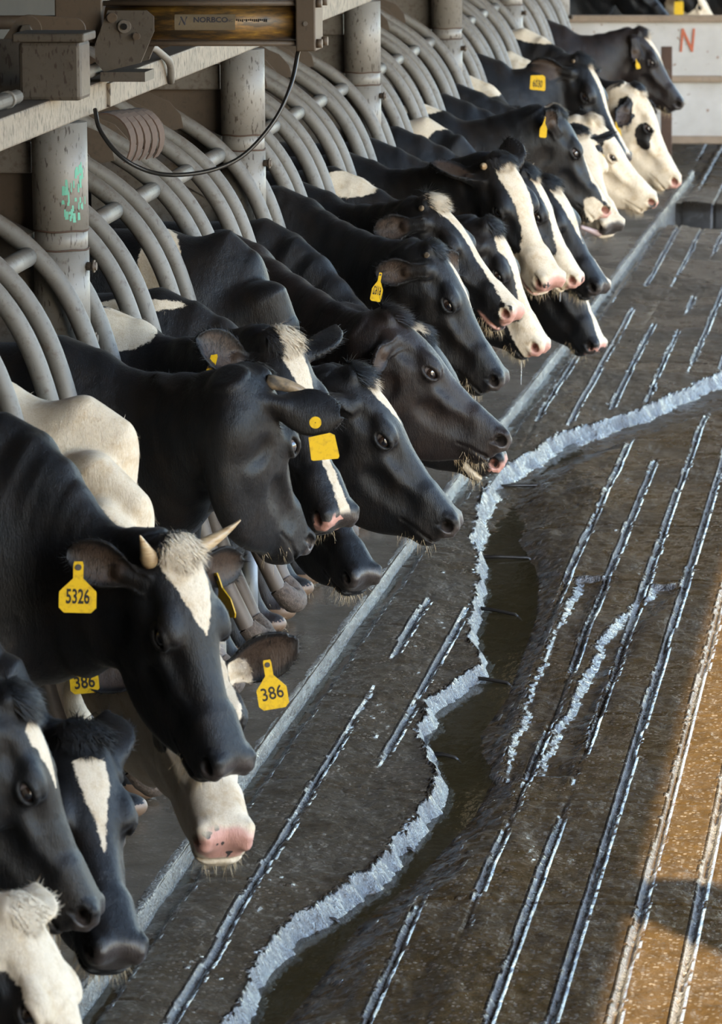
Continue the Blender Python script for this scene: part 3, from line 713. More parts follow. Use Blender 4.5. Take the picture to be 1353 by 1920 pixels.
# partition sheets at each post
part_lab = ['beside the nearest post at the left edge', 'left of the post behind the hose', 'left of the third post, under the beam', 'left of the fourth post', 'left of the fifth post', 'left of the farthest post']
for i, y in enumerate(POST_Y[:5]):
    s = empty('partition_panel', (PX, y + .02, 0)); tag(s, 'grey sheet steel stall partition ' + part_lab[i], 'partition', 'sheet steel partitions at the posts')
    MB().box((-.44, .02, 1.925), (.70, .06, .095), bevel=.006).build('top_rail', M_PLATE, s)
    MB().box((-.44, .04, 1.70), (.70, .014, .36)).build('back_sheet', M_MUDST if i < 2 else M_PLATE, s)
    MB().prism([(-.085, 1.655), (-.085, 1.43), (-.36, 1.585), (-.44, 1.80), (-.40, 1.80)], ((1, 0, 0), (0, 0, 1), (0, 1, 0)), (0, -.015, 0), .014).build('gusset_sheet', M_PLATE, s)
    q = MB(); q.prism([(-.085, 1.70), (-.085, 1.655), (-.42, 1.80), (-.42, 1.865)], ((1, 0, 0), (0, 0, 1), (0, 1, 0)), (0, -.10, 0), .095); q.build('sloping_channel', M_PLATE, s)
    MB().prism([(-.085, 1.43), (-.085, 1.0), (-.60, 1.0), (-.60, 1.72)], ((1, 0, 0), (0, 0, 1), (0, 1, 0)), (0, .0, 0), .014).build('lower_sheet', M_PLATE, s)

# curved cam sheets of the stall gate behind the nearest post
for i in range(5):
    c0 = at_y(196 + 14 * i, 268 - 2 * i, 13.25 + .12 * i); arc = [(.085 * math.cos(a), .095 * math.sin(a)) for a in np.linspace(1.9, -.75, 12)]
    v = [(c0[0] + p[0], c0[1] + dy, c0[2] + p[1]) for dy in (0, .09) for p in arc]; v += [(c0[0] + p[0] * .95, c0[1] + dy, c0[2] + p[1] * .95) for dy in (0, .09) for p in arc]
    f = []
    for o in (0, 24):
        f += [(o + k, o + k + 1, o + 12 + k + 1, o + 12 + k) for k in range(11)]
    f += [(k, k + 1, 24 + k + 1, 24 + k) for k in range(11)] + [(12 + k, 12 + k + 1, 36 + k + 1, 36 + k) for k in range(11)] + [(0, 12, 36, 24), (11, 23, 47, 35)]
    tag(MB().add(v, f).build('curved_sheet', M_RUST), 'brown curved steel sheet behind the hose, %s of five from the nearest post' % ['first', 'second', 'third', 'fourth', 'last'][i], 'sheet', 'curved sheets of the stall gate')
# white gate across the far end
GY = 33.4
M_GATE, nt, b = new_mat('white_gate_sheet')
nn = noise(nt, geopos(nt), 2.5, 4); sp = noise(nt, geopos(nt), 26, 2, .5)
c = mixc(nt, ramp(nt, nn, [(.35, (0, 0, 0)), (.7, (1, 1, 1))]).outputs[0], (.46, .445, .43), (.34, .32, .295))
c = mixc(nt, ramp(nt, sp, [(.68, (0, 0, 0)), (.72, (1, 1, 1))]).outputs[0], c, (.2, .13, .08)); nt.links.new(c, b.inputs['Base Color']); b.inputs['Roughness'].default_value = .5
M_RAIL = steel_mat('rusty_rail', (.25, .185, .13), (.13, .07, .04), .55, .7, .3)
gz = lambda py: float(at_y(1300, py, GY)[2])
gx0, gx1 = -2.86, -.3
s = empty('sheet_gate', (0, GY, 0)); tag(s, 'white sheet metal gate with rusty rails closing the far end', 'gate')
MB().box(((gx0 + gx1) / 2, .02, (gz(40) + gz(262)) / 2), (gx1 - gx0, .012, gz(40) - gz(262))).build('sheet', M_GATE, s)
for py, hh in ((35, .055), (148, .05), (262, .06)):
    MB().box(((gx0 + gx1) / 2, .0, gz(py)), (gx1 - gx0 + .04, .06, hh), bevel=.008).build('rail', M_RAIL, s)
for x in (gx0, gx1): MB().box((x, .0, gz(35) / 2 ), (.07, .07, gz(35)), bevel=.006).build('gate_post', M_RAIL, s)
xn = float(at_y(1288, 78, GY)[0]); v, f = text_mesh('N', .26, .002, .62)
m = MB(); m.add([(xn + p[0] + .08 * p[1], -.0135 + .02, gz(78) + p[1]) for p in v], f)
M_ORANGE, nt, b = new_mat('orange_spray'); b.inputs['Base Color'].default_value = (.40, .10, .045, 1); b.inputs['Roughness'].default_value = .6
nlet = m.build('sprayed_letter', M_ORANGE, s); nlet['label'] = 'orange sprayed letter N'; nlet.location = (0, -.001, 0)
s = empty('gate_stop_post', (float(at_y(1249, 160, GY - .5)[0]), GY - .5, 0)); tag(s, 'rusty brown flat post standing in front of the white gate', 'post')
MB().box((0, 0, .50), (.085, .03, 1.0), bevel=.004).build('plate', M_RUST, s); MB().cyl((.0, -.03, .80), (.0, -.01, .80), .028, 10).build('latch_pin', M_MUDST, s)
# ---------------------------------------------------------------- cow materials
def coat_mat(name, black, brown, white=(.56, .47, .355), stain=(.38, .265, .145)):
    m, nt, b = new_mat(name)
    at = N(nt, 'ShaderNodeAttribute', attribute_name='coat'); sep = N(nt, 'ShaderNodeSeparateColor'); nt.links.new(at.outputs['Color'], sep.inputs[0])
    P = geopos(nt); n1 = noise(nt, P, 9, 4, .6); n2 = noise(nt, P, 130, 3, .7); n3 = noise(nt, geopos(nt, (1, 1, .22)), 320, 3, .7); n4 = noise(nt, P, 38, 3, .6)
    wob = math_n(nt, 'ADD', math_n(nt, 'MULTIPLY', math_n(nt, 'SUBTRACT', n3, .5), .014), math_n(nt, 'MULTIPLY', math_n(nt, 'SUBTRACT', n4, .5), .024))
    w = N(nt, 'ShaderNodeMapRange', interpolation_type='SMOOTHSTEP'); w.inputs[1].default_value = -.003; w.inputs[2].default_value = .003
    nt.links.new(math_n(nt, 'ADD', sep.outputs[0], wob), w.inputs[0])
    bl = mixc(nt, ramp(nt, n1, [(.42, (0, 0, 0)), (.72, (1, 1, 1))]).outputs[0], black, brown)
    wh = mixc(nt, ramp(nt, noise(nt, P, 14, 5, .7), [(.50, (0, 0, 0)), (.80, (1, 1, 1))]).outputs[0], white, stain)
    wh = mixc(nt, math_n(nt, 'MULTIPLY', ramp(nt, n3, [(.45, (0, 0, 0)), (.7, (1, 1, 1))]).outputs[0], .35), wh, tuple(q * .7 for q in stain))
    c = mixc(nt, w.outputs[0], bl, wh)
    c = mixc(nt, math_n(nt, 'MULTIPLY', math_n(nt, 'SUBTRACT', 1.0, at.outputs['Alpha']), math_n(nt, 'ADD', .25, math_n(nt, 'MULTIPLY', n3, .7))), c, (.062, .038, .025))
    # bare skin of the muzzle: g = distance to the skin patch, b = pinkness
    g = N(nt, 'ShaderNodeMapRange', interpolation_type='SMOOTHSTEP'); g.inputs[1].default_value = .006; g.inputs[2].default_value = -.012
    nt.links.new(math_n(nt, 'ADD', sep.outputs[1], math_n(nt, 'MULTIPLY', wob, .5)), g.inputs[0])
    pk = math_n(nt, 'GREATER_THAN', math_n(nt, 'ADD', sep.outputs[2], math_n(nt, 'MULTIPLY', math_n(nt, 'SUBTRACT', noise(nt, P, 17, 2, .5), .5), 1.5)), .5)
    sk = mixc(nt, pk, (.038, .029, .025), (.45, .23, .18))
    c = mixc(nt, g.outputs[0], c, sk)
    nt.links.new(c, b.inputs['Base Color'])
    r = N(nt, 'ShaderNodeMapRange'); r.inputs[3].default_value = .46; r.inputs[4].default_value = .30; nt.links.new(g.outputs[0], r.inputs[0])
    r2 = math_n(nt, 'ADD', r.outputs[0], math_n(nt, 'MULTIPLY', w.outputs[0], .25)); nt.links.new(r2, b.inputs['Roughness'])
    nt.links.new(math_n(nt, 'ADD', math_n(nt, 'MULTIPLY', g.outputs[0], .3), .24), b.inputs['Specular IOR Level'])
    b.inputs['Sheen Weight'].default_value = .05; b.inputs['Sheen Roughness'].default_value = .4
    h = math_n(nt, 'ADD', math_n(nt, 'MULTIPLY', n3, .6), math_n(nt, 'ADD', math_n(nt, 'MULTIPLY', noise(nt, geopos(nt, (1.3, 1.3, .30)), 34, 3, .6), .9), math_n(nt, 'MULTIPLY', noise(nt, P, 11, 2, .5), 1.6)))
    bump(nt, b, h, .42, .008)
    return m
M_COAT = coat_mat('black_white_coat', (.0042, .0042, .0048), (.010, .0070, .0052))
M_COATB = coat_mat('brown_black_coat', (.0095, .0070, .0068), (.019, .0115, .0085))
M_EYE, nt, b = new_mat('eye_ball')
tc = N(nt, 'ShaderNodeTexCoord'); sx = N(nt, 'ShaderNodeSeparateXYZ'); nt.links.new(tc.outputs['Object'], sx.inputs[0])
d = math_n(nt, 'SQRT', math_n(nt, 'ADD', math_n(nt, 'POWER', sx.outputs[0], 2), math_n(nt, 'POWER', sx.outputs[2], 2)))
nt.links.new(ramp(nt, math_n(nt, 'MULTIPLY', d, 33), [(.0, (.004, .004, .006)), (.30, (.004, .004, .006)), (.36, (.030, .016, .010)), (.66, (.020, .011, .008)), (.73, (.20, .16, .15)), (.9, (.34, .28, .27))]).outputs[0], b.inputs['Base Color'])
b.inputs['Roughness'].default_value = .06; b.inputs['Coat Weight'].default_value = 1.0; b.inputs['Coat Roughness'].default_value = .03
M_HORN, nt, b = new_mat('horn'); nn = noise(nt, objco(nt, (12, 12, 60)), 1.5, 4)
nt.links.new(ramp(nt, nn, [(.3, (.22, .13, .06)), (.55, (.42, .30, .17)), (.75, (.30, .26, .20))]).outputs[0], b.inputs['Base Color']); b.inputs['Roughness'].default_value = .35; bump(nt, b, nn, .4, .004)
M_HORNG, nt, b = new_mat('grey_horn'); nn = noise(nt, objco(nt, (14, 14, 14)), 1.8, 4)
nt.links.new(ramp(nt, nn, [(.35, (.07, .06, .05)), (.55, (.26, .19, .12)), (.75, (.10, .09, .08))]).outputs[0], b.inputs['Base Color']); b.inputs['Roughness'].default_value = .35; bump(nt, b, nn, .4, .004)
M_TAG, nt, b = new_mat('yellow_tag'); nn = noise(nt, objco(nt), 60, 4, .7)
nt.links.new(mixc(nt, ramp(nt, nn, [(.5, (0, 0, 0)), (.78, (1, 1, 1))]).outputs[0], (.66, .40, .003), (.38, .22, .012)), b.inputs['Base Color']); b.inputs['Roughness'].default_value = .45
M_HOOF, nt, b = new_mat('hoof'); nt.links.new(mixc(nt, noise(nt, geopos(nt), 30, 3), (.09, .055, .033), (.17, .10, .058)), b.inputs['Base Color']); b.inputs['Roughness'].default_value = .5
M_TONGUE, nt, b = new_mat('tongue'); b.inputs['Base Color'].default_value = (.30, .22, .21, 1); b.inputs['Roughness'].default_value = .35
M_WHISK, nt, b = new_mat('whisker_hair'); b.inputs['Base Color'].default_value = (.45, .34, .2, 1); b.inputs['Roughness'].default_value = .5
M_DROOL, nt, b = new_mat('drool'); b.inputs['Base Color'].default_value = (.8, .8, .8, 1); b.inputs['Roughness'].default_value = .05; b.inputs['Transmission Weight'].default_value = .6; b.inputs['IOR'].default_value = 1.33

bmE = bmesh.new(); bmesh.ops.create_uvsphere(bmE, u_segments=28, v_segments=18, radius=.0255)
ME_EYE = bpy.data.meshes.new('eye'); bmE.to_mesh(ME_EYE); bmE.free()
ME_EYE.polygons.foreach_set('use_smooth', np.ones(len(ME_EYE.polygons), bool)); ME_EYE.materials.append(M_EYE)

def head_base(phi, th):
    phi, th = math.radians(phi), math.radians(th)
    a = np.array([math.cos(phi) * math.cos(th), math.cos(phi) * math.sin(th), -math.sin(phi)])
    y = np.array([-math.sin(th), math.cos(th), 0.]); return a, np.cross(a, y)
def nrm(v): v = np.asarray(v, float); return v / np.linalg.norm(v)
def bez(a, b, c, d, t): t = np.asarray(t)[:, None]; return a * (1 - t) ** 3 + 3 * b * t * (1 - t) ** 2 + 3 * c * t * t * (1 - t) + d * t ** 3
def d_ecap(P, c0, c1, v0, v1, hd0, hd1, hw0, hw1, top=.74):
    """capsule of elliptical section: v = upward half axis direction, hd half depth, hw half width (narrower towards the top)"""
    ab = c1 - c0; t = np.clip(((P - c0) @ ab) / (ab @ ab), 0, 1)[:, None]
    q = P - (c0 + t * ab); tau = ab / np.linalg.norm(ab); v = v0 * (1 - t) + v1 * t
    v = v - (v @ tau)[:, None] * tau; v /= np.linalg.norm(v, axis=1)[:, None]; l = np.cross(np.broadcast_to(tau, v.shape), v)
    hd = (hd0 * (1 - t) + hd1 * t)[:, 0]; hw = (hw0 * (1 - t) + hw1 * t)[:, 0]
    A = (q * v).sum(1); B = (q * l).sum(1); Cc = q @ tau
    s = np.clip(A / hd * .5 + .5, 0, 1); w = hw * (1 - (1 - top) * s)
    k0 = np.sqrt((A / hd) ** 2 + (B / w) ** 2 + (Cc / w) ** 2) + 1e-9; k1 = np.sqrt((A / hd ** 2) ** 2 + (B / w ** 2) ** 2 + (Cc / w ** 2) ** 2) + 1e-9
    return np.where(k0 < .3, (k0 - 1) * np.minimum(hd, w), k0 * (k0 - 1) / k1)

class Cow: pass
def cow_setup(p):
    c = Cow(); c.p = p; c.ys = p['ys']; c.xw = p.get('xw', -2.47); c.zw = p.get('zw', 1.40)
    t, a, z, s = p['pose']; c.t = np.array(t, float); c.s = s; a = nrm(a); z = nrm(np.array(z) - a * (np.array(z) @ a)); y = np.cross(z, a)
    c.R = np.stack([a, y, z], 1)
    c.H = lambda q: c.t + c.R @ (np.array(q, float) * s)             # head frame to world
    c.toH = lambda P: ((P - c.t) @ c.R) / s
    # neck
    Wt = np.array([c.xw - .20, c.ys, c.zw - .025]); Bt = np.array([c.xw + .18, c.ys, c.zw - .70])
    pb = c.H((-.035, 0, -.015)); tb = c.H((.115 + p.get('thr', 0) * .8, 0, -.245 - p.get('thr', 0)))
    bd = np.array([Wt[0] - pb[0], Wt[1] - pb[1], 0.0]); bd = bd / np.linalg.norm(bd)
    dip = p.get('dip', .035)
    T = bez(Wt, Wt + np.array([.34, 0, -.03 + p.get('crest', 0)]), pb + bd * .22 + np.array([0, 0, -dip]), pb, np.linspace(0, 1, 8))
    bd2 = np.array([Bt[0] - tb[0], Bt[1] - tb[1], 0.0]); bd2 = bd2 / (np.linalg.norm(bd2) + 1e-6)
    Bz = bez(Bt, Bt + np.array([.12, 0, .04 - p.get('dewlap', 0)]), tb + bd2 * .18 + np.array([0, 0, -.07 - p.get('dewlap', 0)]), tb, np.linspace(0, 1, 8))
    c.T, c.B = T, Bz
    tt = np.linspace(0, 1, 8); hw = np.interp(tt, [0, .2, .5, .8, 1], [.180, .172, .140, .112, .094])
    c.neck = [((T[i] + Bz[i]) / 2, nrm(T[i] - Bz[i]), np.linalg.norm(T[i] - Bz[i]) / 2, hw[i]) for i in range(8)]
    # ears
    c.ears = []
    for side, k in (('R', -1), ('L', 1)):
        e = p.get('ear' + side, {}); 
        if e is None: continue
        base = c.H((.045, k * .098, -.072)); L = e.get('L', .20) * s
        if 'tip' in e:      # picture point of the ear tip -> direction at the true length
            o = np.array([0, 0, CAM_Z]); r = nrm(ray(*e['tip'])); m = base - o; b_ = m @ r; disc = L * L - (m @ m - b_ * b_)
            U = nrm(o + r * (b_ + (e.get('far', 0) * 2 - 1) * math.sqrt(max(disc, 0))) - base)
        else: U = nrm(c.R @ np.array(e.get('dir', (-.30, k * .92, -.05))))
        op = np.array(e['open'], float) if 'open' in e else c.R @ np.array([.75, k * .15, -.45])
        Nn = nrm(op - U * (op @ U)); c.ears.append((base, U, np.cross(Nn, U), Nn, L, side))
    xw, ys, zw = c.xw, c.ys, c.zw
    def fore(P):
        d = d_ell(P, (xw - .10, ys, zw - .42), (.34, .205, .36))
        d = smin(d, d_ell(P, (xw - .06, ys - .135, zw - .42), (.16, .075, .27)), .06); d = smin(d, d_ell(P, (xw - .06, ys + .135, zw - .42), (.16, .075, .27)), .06)
        m = P[:, 2] < zw - .35
        if m.any():
            Q = P[m]; e = d[m]
            for k in (-1, 1):
                st = p.get('step', (0, 0))[(k + 1) // 2]; yk = ys + k * .125
                e = smin(e, d_chain(Q, [(xw + .02, yk, zw - .62), (xw + .02 + st * .5, yk, .50), (xw + .06 + st, yk, .40), (xw + .05 + st, yk, .15), (xw + .09 + st, yk, .065)], [.085, .055, .052, .036, .042], .03), .05)
                e = smin(e, d_ell(Q, (xw + .125 + st, yk, .037), (.070, .052, .040)), .02)
            d[m] = e
        return d
    def hind(P):
        d = d_ell(P, (xw - 1.40, ys, zw - .36), (.32, .25, .33))
        d = smin(d, d_ell(P, (xw - 1.22, ys, zw - .80), (.20, .16, .15)), .08)      # udder
        for k in (-1, 1):
            yk = ys + k * .155
            d = smin(d, d_chain(P, [(xw - 1.42, yk, zw - .50), (xw - 1.30, yk, .72), (xw - 1.60, yk, .50), (xw - 1.54, yk, .16), (xw - 1.49, yk, .065)], [.15, .105, .050, .036, .042], .05), .06)
            d = smin(d, d_ell(P, (xw - 1.45, yk, .037), (.070, .052, .040)), .02)
        return smin(d, d_chain(P, [(xw - 1.70, ys, zw - .12), (xw - 1.78, ys, zw - .35), (xw - 1.76, ys, .55), (xw - 1.76, ys, .42)], [.035, .024, .016, .035], .03), .04)
    def body(P):
        d = np.full(len(P), 9.)
        m = P[:, 0] < xw + .45
        if m.any():
            Q = P[m]; e = d_ell(Q, (xw - .85, ys, zw - .42), (.78, .290, .41)); x = Q[:, 0]
            k = x > xw - .75
            if k.any(): e[k] = smin(e[k], fore(Q[k]), .12)
            k = x < xw - .80
            if k.any(): e[k] = smin(e[k], hind(Q[k]), .10)
            k = Q[:, 2] > zw - .5
            if k.any(): e[k] = smin(e[k], d_cap(Q[k], (xw - 1.5, ys, zw - .105), (xw - .15, ys, zw - .10), .12, .10), .14)
            d[m] = e
        return d
    ctr = c.H((.28, 0, -.12)); eth = p.get('eth', .0058)
    nlo = np.concatenate([c.T, c.B]).min(0) - .32; nhi = np.concatenate([c.T, c.B]).max(0) + .32
    def f(P):
        d = body(P)
        m = ((P > nlo) & (P < nhi)).all(1)
        if m.any():
            Q = P[m]; e = None
            for i in range(7):
                a, b = c.neck[i], c.neck[i + 1]; q = d_ecap(Q, a[0], b[0], a[1], b[1], a[2], b[2], a[3], b[3]); e = q if e is None else smin(e, q, .02)
            d[m] = smin(d[m], e, .10)
        m = ((P - ctr) ** 2).sum(1) < (.52 * s) ** 2
        if m.any():
            pm = P[m]; dm = d[m]; hq = c.toH(pm)
            dm = smin(dm, head_sample(hq) * s, np.where(hq[:, 0] < .28, .045, .004))
            for E in c.ears:
                k = ((pm - E[0] - E[1] * .09) ** 2).sum(1) < .20 ** 2
                if k.any(): dm[k] = smin(dm[k], ear_field(pm[k], E[:4], E[4], eth), .018)
            d[m] = dm
        return d
    c.f = f
    return c
def coat_eval(c, V, skip_ears=False):
    Hh = c.toH(V); w = np.full(len(V), .3 if c.p.get('base', 'b') == 'w' else -.3)
    for it in c.p.get('coat', []):
        k = it[0]
        if k == 'blaze':       # list of (x, half width), centre shift, floor z
            pts = it[1]; X = np.array([q[0] for q in pts]); Wd = np.array([q[1] for q in pts]); cy = it[2] if len(it) > 2 else 0.0; zf = it[3] if len(it) > 3 else -.075
            hw = np.interp(Hh[:, 0], X, Wd, left=-.2, right=-.2)
            dd = np.minimum(hw - np.abs(Hh[:, 1] - cy), (Hh[:, 2] - zf) * 1.0); dd = np.minimum(dd, .05); w = np.maximum(w, dd)
        elif k in ('W', 'B'):
            fr, ce, rd = it[1:4]; Q = Hh if fr == 'h' else V
            if fr == 'px': ce = at_y(ce[0], ce[1], ce[2])
            dd = -d_ell(Q, ce, rd)
            w = np.maximum(w, dd) if k == 'W' else np.minimum(w, -dd)
        elif k == 'earB' or k == 'earW':
            for E in c.ears:
                if len(it) > 1 and it[1] != E[5]: continue
                u = (V - E[0]) @ E[1]; rr = np.linalg.norm(V - E[0] - u[:, None] * E[1], axis=1); inside = np.minimum(u - .03, .075 - rr)
                w = np.minimum(w, -inside) if k == 'earB' else np.maximum(w, inside)
    nz = np.minimum(d_ell(np.stack([Hh[:, 0], np.abs(Hh[:, 1]), Hh[:, 2]], 1), (.580, .02, -.070), (.050, .062, .052)), 9)
    rim = d_ell(np.stack([Hh[:, 0], np.abs(Hh[:, 1]), Hh[:, 2]], 1), (.52, .03, -.140), (.062, .06, .011)) if c.p.get('lips') else 9
    return w, np.minimum(nz, rim), Hh
STR = [0]
def strands(name, c, roots, dirs, length, width, parent, mat, segs=3, droop=.3, attr=True, nrmls=None):
    """fine tapering hairs as crossed ribbons"""
    n = len(roots); L = np.broadcast_to(length, (n,)); rn = np.random.default_rng(STR[0]); STR[0] += 1
    side = np.cross(dirs, rn.normal(size=(n, 3)) if nrmls is None else nrmls + rn.normal(size=(n, 3)) * .2); side /= np.linalg.norm(side, axis=1)[:, None] + 1e-9
    V = []; p = roots.copy(); d = dirs.copy()
    for k in range(segs + 1):
        wk = width * (1 - k / segs) * .5 + .00008
        V.append(np.stack([p - side * wk, p + side * wk], 1))
        d = d + np.array([0, 0, -1.0]) * droop / segs + rn.normal(size=(n, 3)) * .10; d /= np.linalg.norm(d, axis=1)[:, None]
        p = p + d * (L / segs)[:, None]
    V = np.stack(V, 1).reshape(-1, 3); m = (segs + 1) * 2
    base = (np.arange(n) * m)[:, None]; q = []
    for k in range(segs): q.append(base + np.array([2 * k, 2 * k + 1, 2 * k + 3, 2 * k + 2]))
    q = np.concatenate(q); me = bpy.data.meshes.new(name); np_mesh(me, V, q)
    if attr:
        w, g, _ = coat_eval(c, roots); A = np.zeros((len(V), 4), np.float32); A[:, 0] = np.repeat(w, m); A[:, 1] = 1; A[:, 2] = 0; A[:, 3] = 1
        ca = me.color_attributes.new('coat', 'FLOAT_COLOR', 'POINT'); ca.data.foreach_set('color', A.ravel())
    ob = link_mesh(name, me, mat, None, True); ob.parent = parent
    if nrmls is not None: me.normals_split_custom_set_from_vertices(np.repeat(nrmls, m, 0).astype(np.float32))
    return ob
def cow_build(p):
    c = cow_setup(p); s = c.s
    h = p.get('h', .008 if c.ys < 16 else .010 if c.ys < 20 else .0125)
    pts = np.concatenate([c.T, c.B, [c.H(q) for q in ((-.1, .12, .1), (-.1, -.12, .1), (.66, .1, .1), (.66, -.1, .1), (.62, .1, -.3), (.62, -.1, -.3), (.2, .12, -.36), (.2, -.12, -.36), (-.1, 0, -.3))]] + [[E[0] + E[1] * (E[4] + .03) + q for q in ((.06, .06, .06), (-.06, -.06, -.06))] for E in c.ears])
    lo = pts.min(0) - .06; hi = pts.max(0) + .06
    lo = np.minimum(lo, (c.xw - 1.95, c.ys - .36, -.012)); hi = np.maximum(hi, (c.xw + .35, c.ys + .36, c.zw + .1))
    v, q = surf_nets(c.f, lo, hi, h)
    # finer skin on the head
    ctr = c.H((.27, 0, -.1)); near = ((v - ctr) ** 2).sum(1) < (.47 * s) ** 2
    me = bpy.data.meshes.new('cow'); np_mesh(me, v, q)
    bm = bmesh.new(); bm.from_mesh(me); bm.verts.ensure_lookup_table()
    fs = [f for f in bm.faces if all(near[x.index] for x in f.verts)]
    es = list({e for f in fs for e in f.edges})
    bmesh.ops.subdivide_edges(bm, edges=es, cuts=1, use_grid_fill=True)
    bmesh.ops.triangulate(bm, faces=[f for f in bm.faces if len(f.verts) > 4])
    bm.to_mesh(me); bm.free()
    n = len(me.vertices); co = np.zeros(n * 3, np.float32); me.vertices.foreach_get('co', co); V = co.reshape(-1, 3).astype(float)
    vis = V[:, 0] > c.xw - .5
    V[vis] = project(c.f, V[vis], 2, mx=h * .6); V[~vis] = project(c.f, V[~vis], 1, mx=h * .6)
    V[:, 2] = np.maximum(V[:, 2], .001)
    w, g, Hh = coat_eval(c, V)
    hoof = (V[:, 2] < .055) & (V[:, 0] < c.xw + .5)
    A = np.zeros((n, 4), np.float32); A[:, 0] = w; A[:, 1] = g; A[:, 2] = p.get('pink', 0.0); A[:, 3] = 1
    org = np.array([c.xw, c.ys, 0.0])
    me.vertices.foreach_set('co', (V - org).astype(np.float32).ravel()); me.update()
    ca = me.color_attributes.new('coat', 'FLOAT_COLOR', 'POINT')
    root = link_mesh('cow', me, [p.get('mat', M_COAT), M_HOOF])
    npoly = len(me.polygons); ls = np.zeros(npoly, np.int32); me.polygons.foreach_get('loop_start', ls); li = np.zeros(len(me.loops), np.int32); me.loops.foreach_get('vertex_index', li)
    me.polygons.foreach_set('material_index', hoof[li[ls]].astype(np.int32))
    root.location = org; tag(root, p['label'], 'cow', 'black and white cows at the stalls')
    INV = Matrix.Translation(Vector(-org))
    R4 = Matrix([list(c.R[i]) + [c.t[i]] for i in range(3)] + [[0, 0, 0, 1]])
    for k in (-1, 1):
        if p.get('eyes', (1, 1))[(k + 1) // 2]:
            e = bpy.data.objects.new('eye', ME_EYE); COL.objects.link(e); e.parent = root
            yaw = Matrix.Rotation(math.radians(k * -22 + (180 if k < 0 else 0)), 4, 'Z')
            e.matrix_local = INV @ R4 @ Matrix.Scale(s, 4) @ Matrix.Translation(Vector((EYE[0], k * EYE[1], EYE[2]))) @ yaw
    nv = np.zeros(n * 3, np.float32); me.vertices.foreach_get('normal', nv); nv = nv.reshape(-1, 3).astype(float)
    al = np.ones(n)
    for E in c.ears:          # paler brown hair inside the ear
        u = (V - E[0]) @ E[1]; vv = np.abs((V - E[0]) @ E[2]); dn_ = np.abs((V - E[0]) @ E[3]); wv = EAR_W(np.clip(u / E[4], 0, 1)) * E[4] / .2
        mm = np.clip((u - .02) / .03, 0, 1) * np.clip((E[4] * .95 - u) / .03, 0, 1) * np.clip((wv * .8 - vv) / .012, 0, 1) * np.clip((nv @ E[3] - .2) / .3, 0, 1) * (dn_ < .06)
        al = np.minimum(al, 1 - mm)
    A[:, 3] = al; ca.data.foreach_set('color', A.ravel())
    lv = V - org; rn = np.random.default_rng(int(c.ys * 100))
    def orgc(ob): return ob
    # topknot
    tk = p.get('tuft', 1.0)
    if tk > 0:
        m = np.where((d_ell(Hh, (.010, 0, .012), (.050, .062, .05)) < 0) & (Hh[:, 2] > -.03))[0]
        if len(m):
            i = rn.choice(m, int(1500 * min(tk, 1.3))); fl = c.R @ np.array([1.0, 0, .10]); ph = np.stack([np.sin(Hh[i, 1] * 70 + c.ys * 9), np.cos(Hh[i, 0] * 60), np.sin(Hh[i, 0] * 80)], 1); dirs = nv[i] * (.35 + .35 * tk) + fl * .9 + ph * .28 + rn.normal(size=(len(i), 3)) * .14; dirs /= np.linalg.norm(dirs, axis=1)[:, None]
            roots = V[i] + rn.normal(size=(len(i), 3)) * .003
            o = strands('poll_hair', c, roots, dirs, p.get('tuftL', .030 + .016 * tk) * rn.uniform(.6, 1.1, len(i)), .0030, root, p.get('mat', M_COAT), 4, .5, nrmls=nv[i])
            o.location = -Vector(org)
    # short coat hair along the skin
    nh = p.get('hair', 9000 if c.ys < 18 else 3500)
    m = np.where((V[:, 0] > c.xw - .35) & (V[:, 2] > .25) & (g > .01) & (d_ell(np.stack([Hh[:, 0], np.abs(Hh[:, 1]), Hh[:, 2]], 1), EYE, (.05, .05, .04)) > 0))[0]
    if nh and len(m):
        pr = np.where(Hh[m, 0] > .0, .55, 1.0); pr /= pr.sum(); i = rn.choice(m, nh, p=pr)
        hx = np.clip(Hh[i, 0:1] / .2 + .5, 0, 1)
        fl = hx * (-c.R[:, 0] * .6 + np.array([0, 0, -.2])) + (1 - hx) * np.array([-.35, 0, -.75])
        fl = fl + rn.normal(size=fl.shape) * .22; fl -= nv[i] * (fl * nv[i]).sum(1)[:, None]; fl /= np.linalg.norm(fl, axis=1)[:, None] + 1e-9
        lift = rn.uniform(.15, .42, len(i))[:, None]; dirs = fl + nv[i] * lift; dirs /= np.linalg.norm(dirs, axis=1)[:, None]
        o = strands('coat_hair', c, V[i], dirs, rn.uniform(.010, .022, len(i)) * np.where(hx[:, 0] > .6, .6, 1.2), .0011, root, p.get('mat', M_COAT), 2, .1, nrmls=nv[i])
        o.location = -Vector(org); o['kind'] = 'stuff'
    # chin and lip whiskers
    m = np.where((Hh[:, 0] > .485) & (Hh[:, 2] < -.145) & (Hh[:, 0] < .58))[0]
    if len(m) and p.get('whisk', 1):
        i = rn.choice(m, int(170 * p.get('whisk', 1))); dirs = nv[i] * .6 + c.R[:, 0] * .25 + np.array([0, 0, -.5]) + rn.normal(size=(len(i), 3)) * .25; dirs /= np.linalg.norm(dirs, axis=1)[:, None]
        o = strands('whiskers', c, V[i], dirs, rn.uniform(.015, .048, len(i)), .0009, root, M_WHISK, 3, .3, attr=False); o.location = -Vector(org)
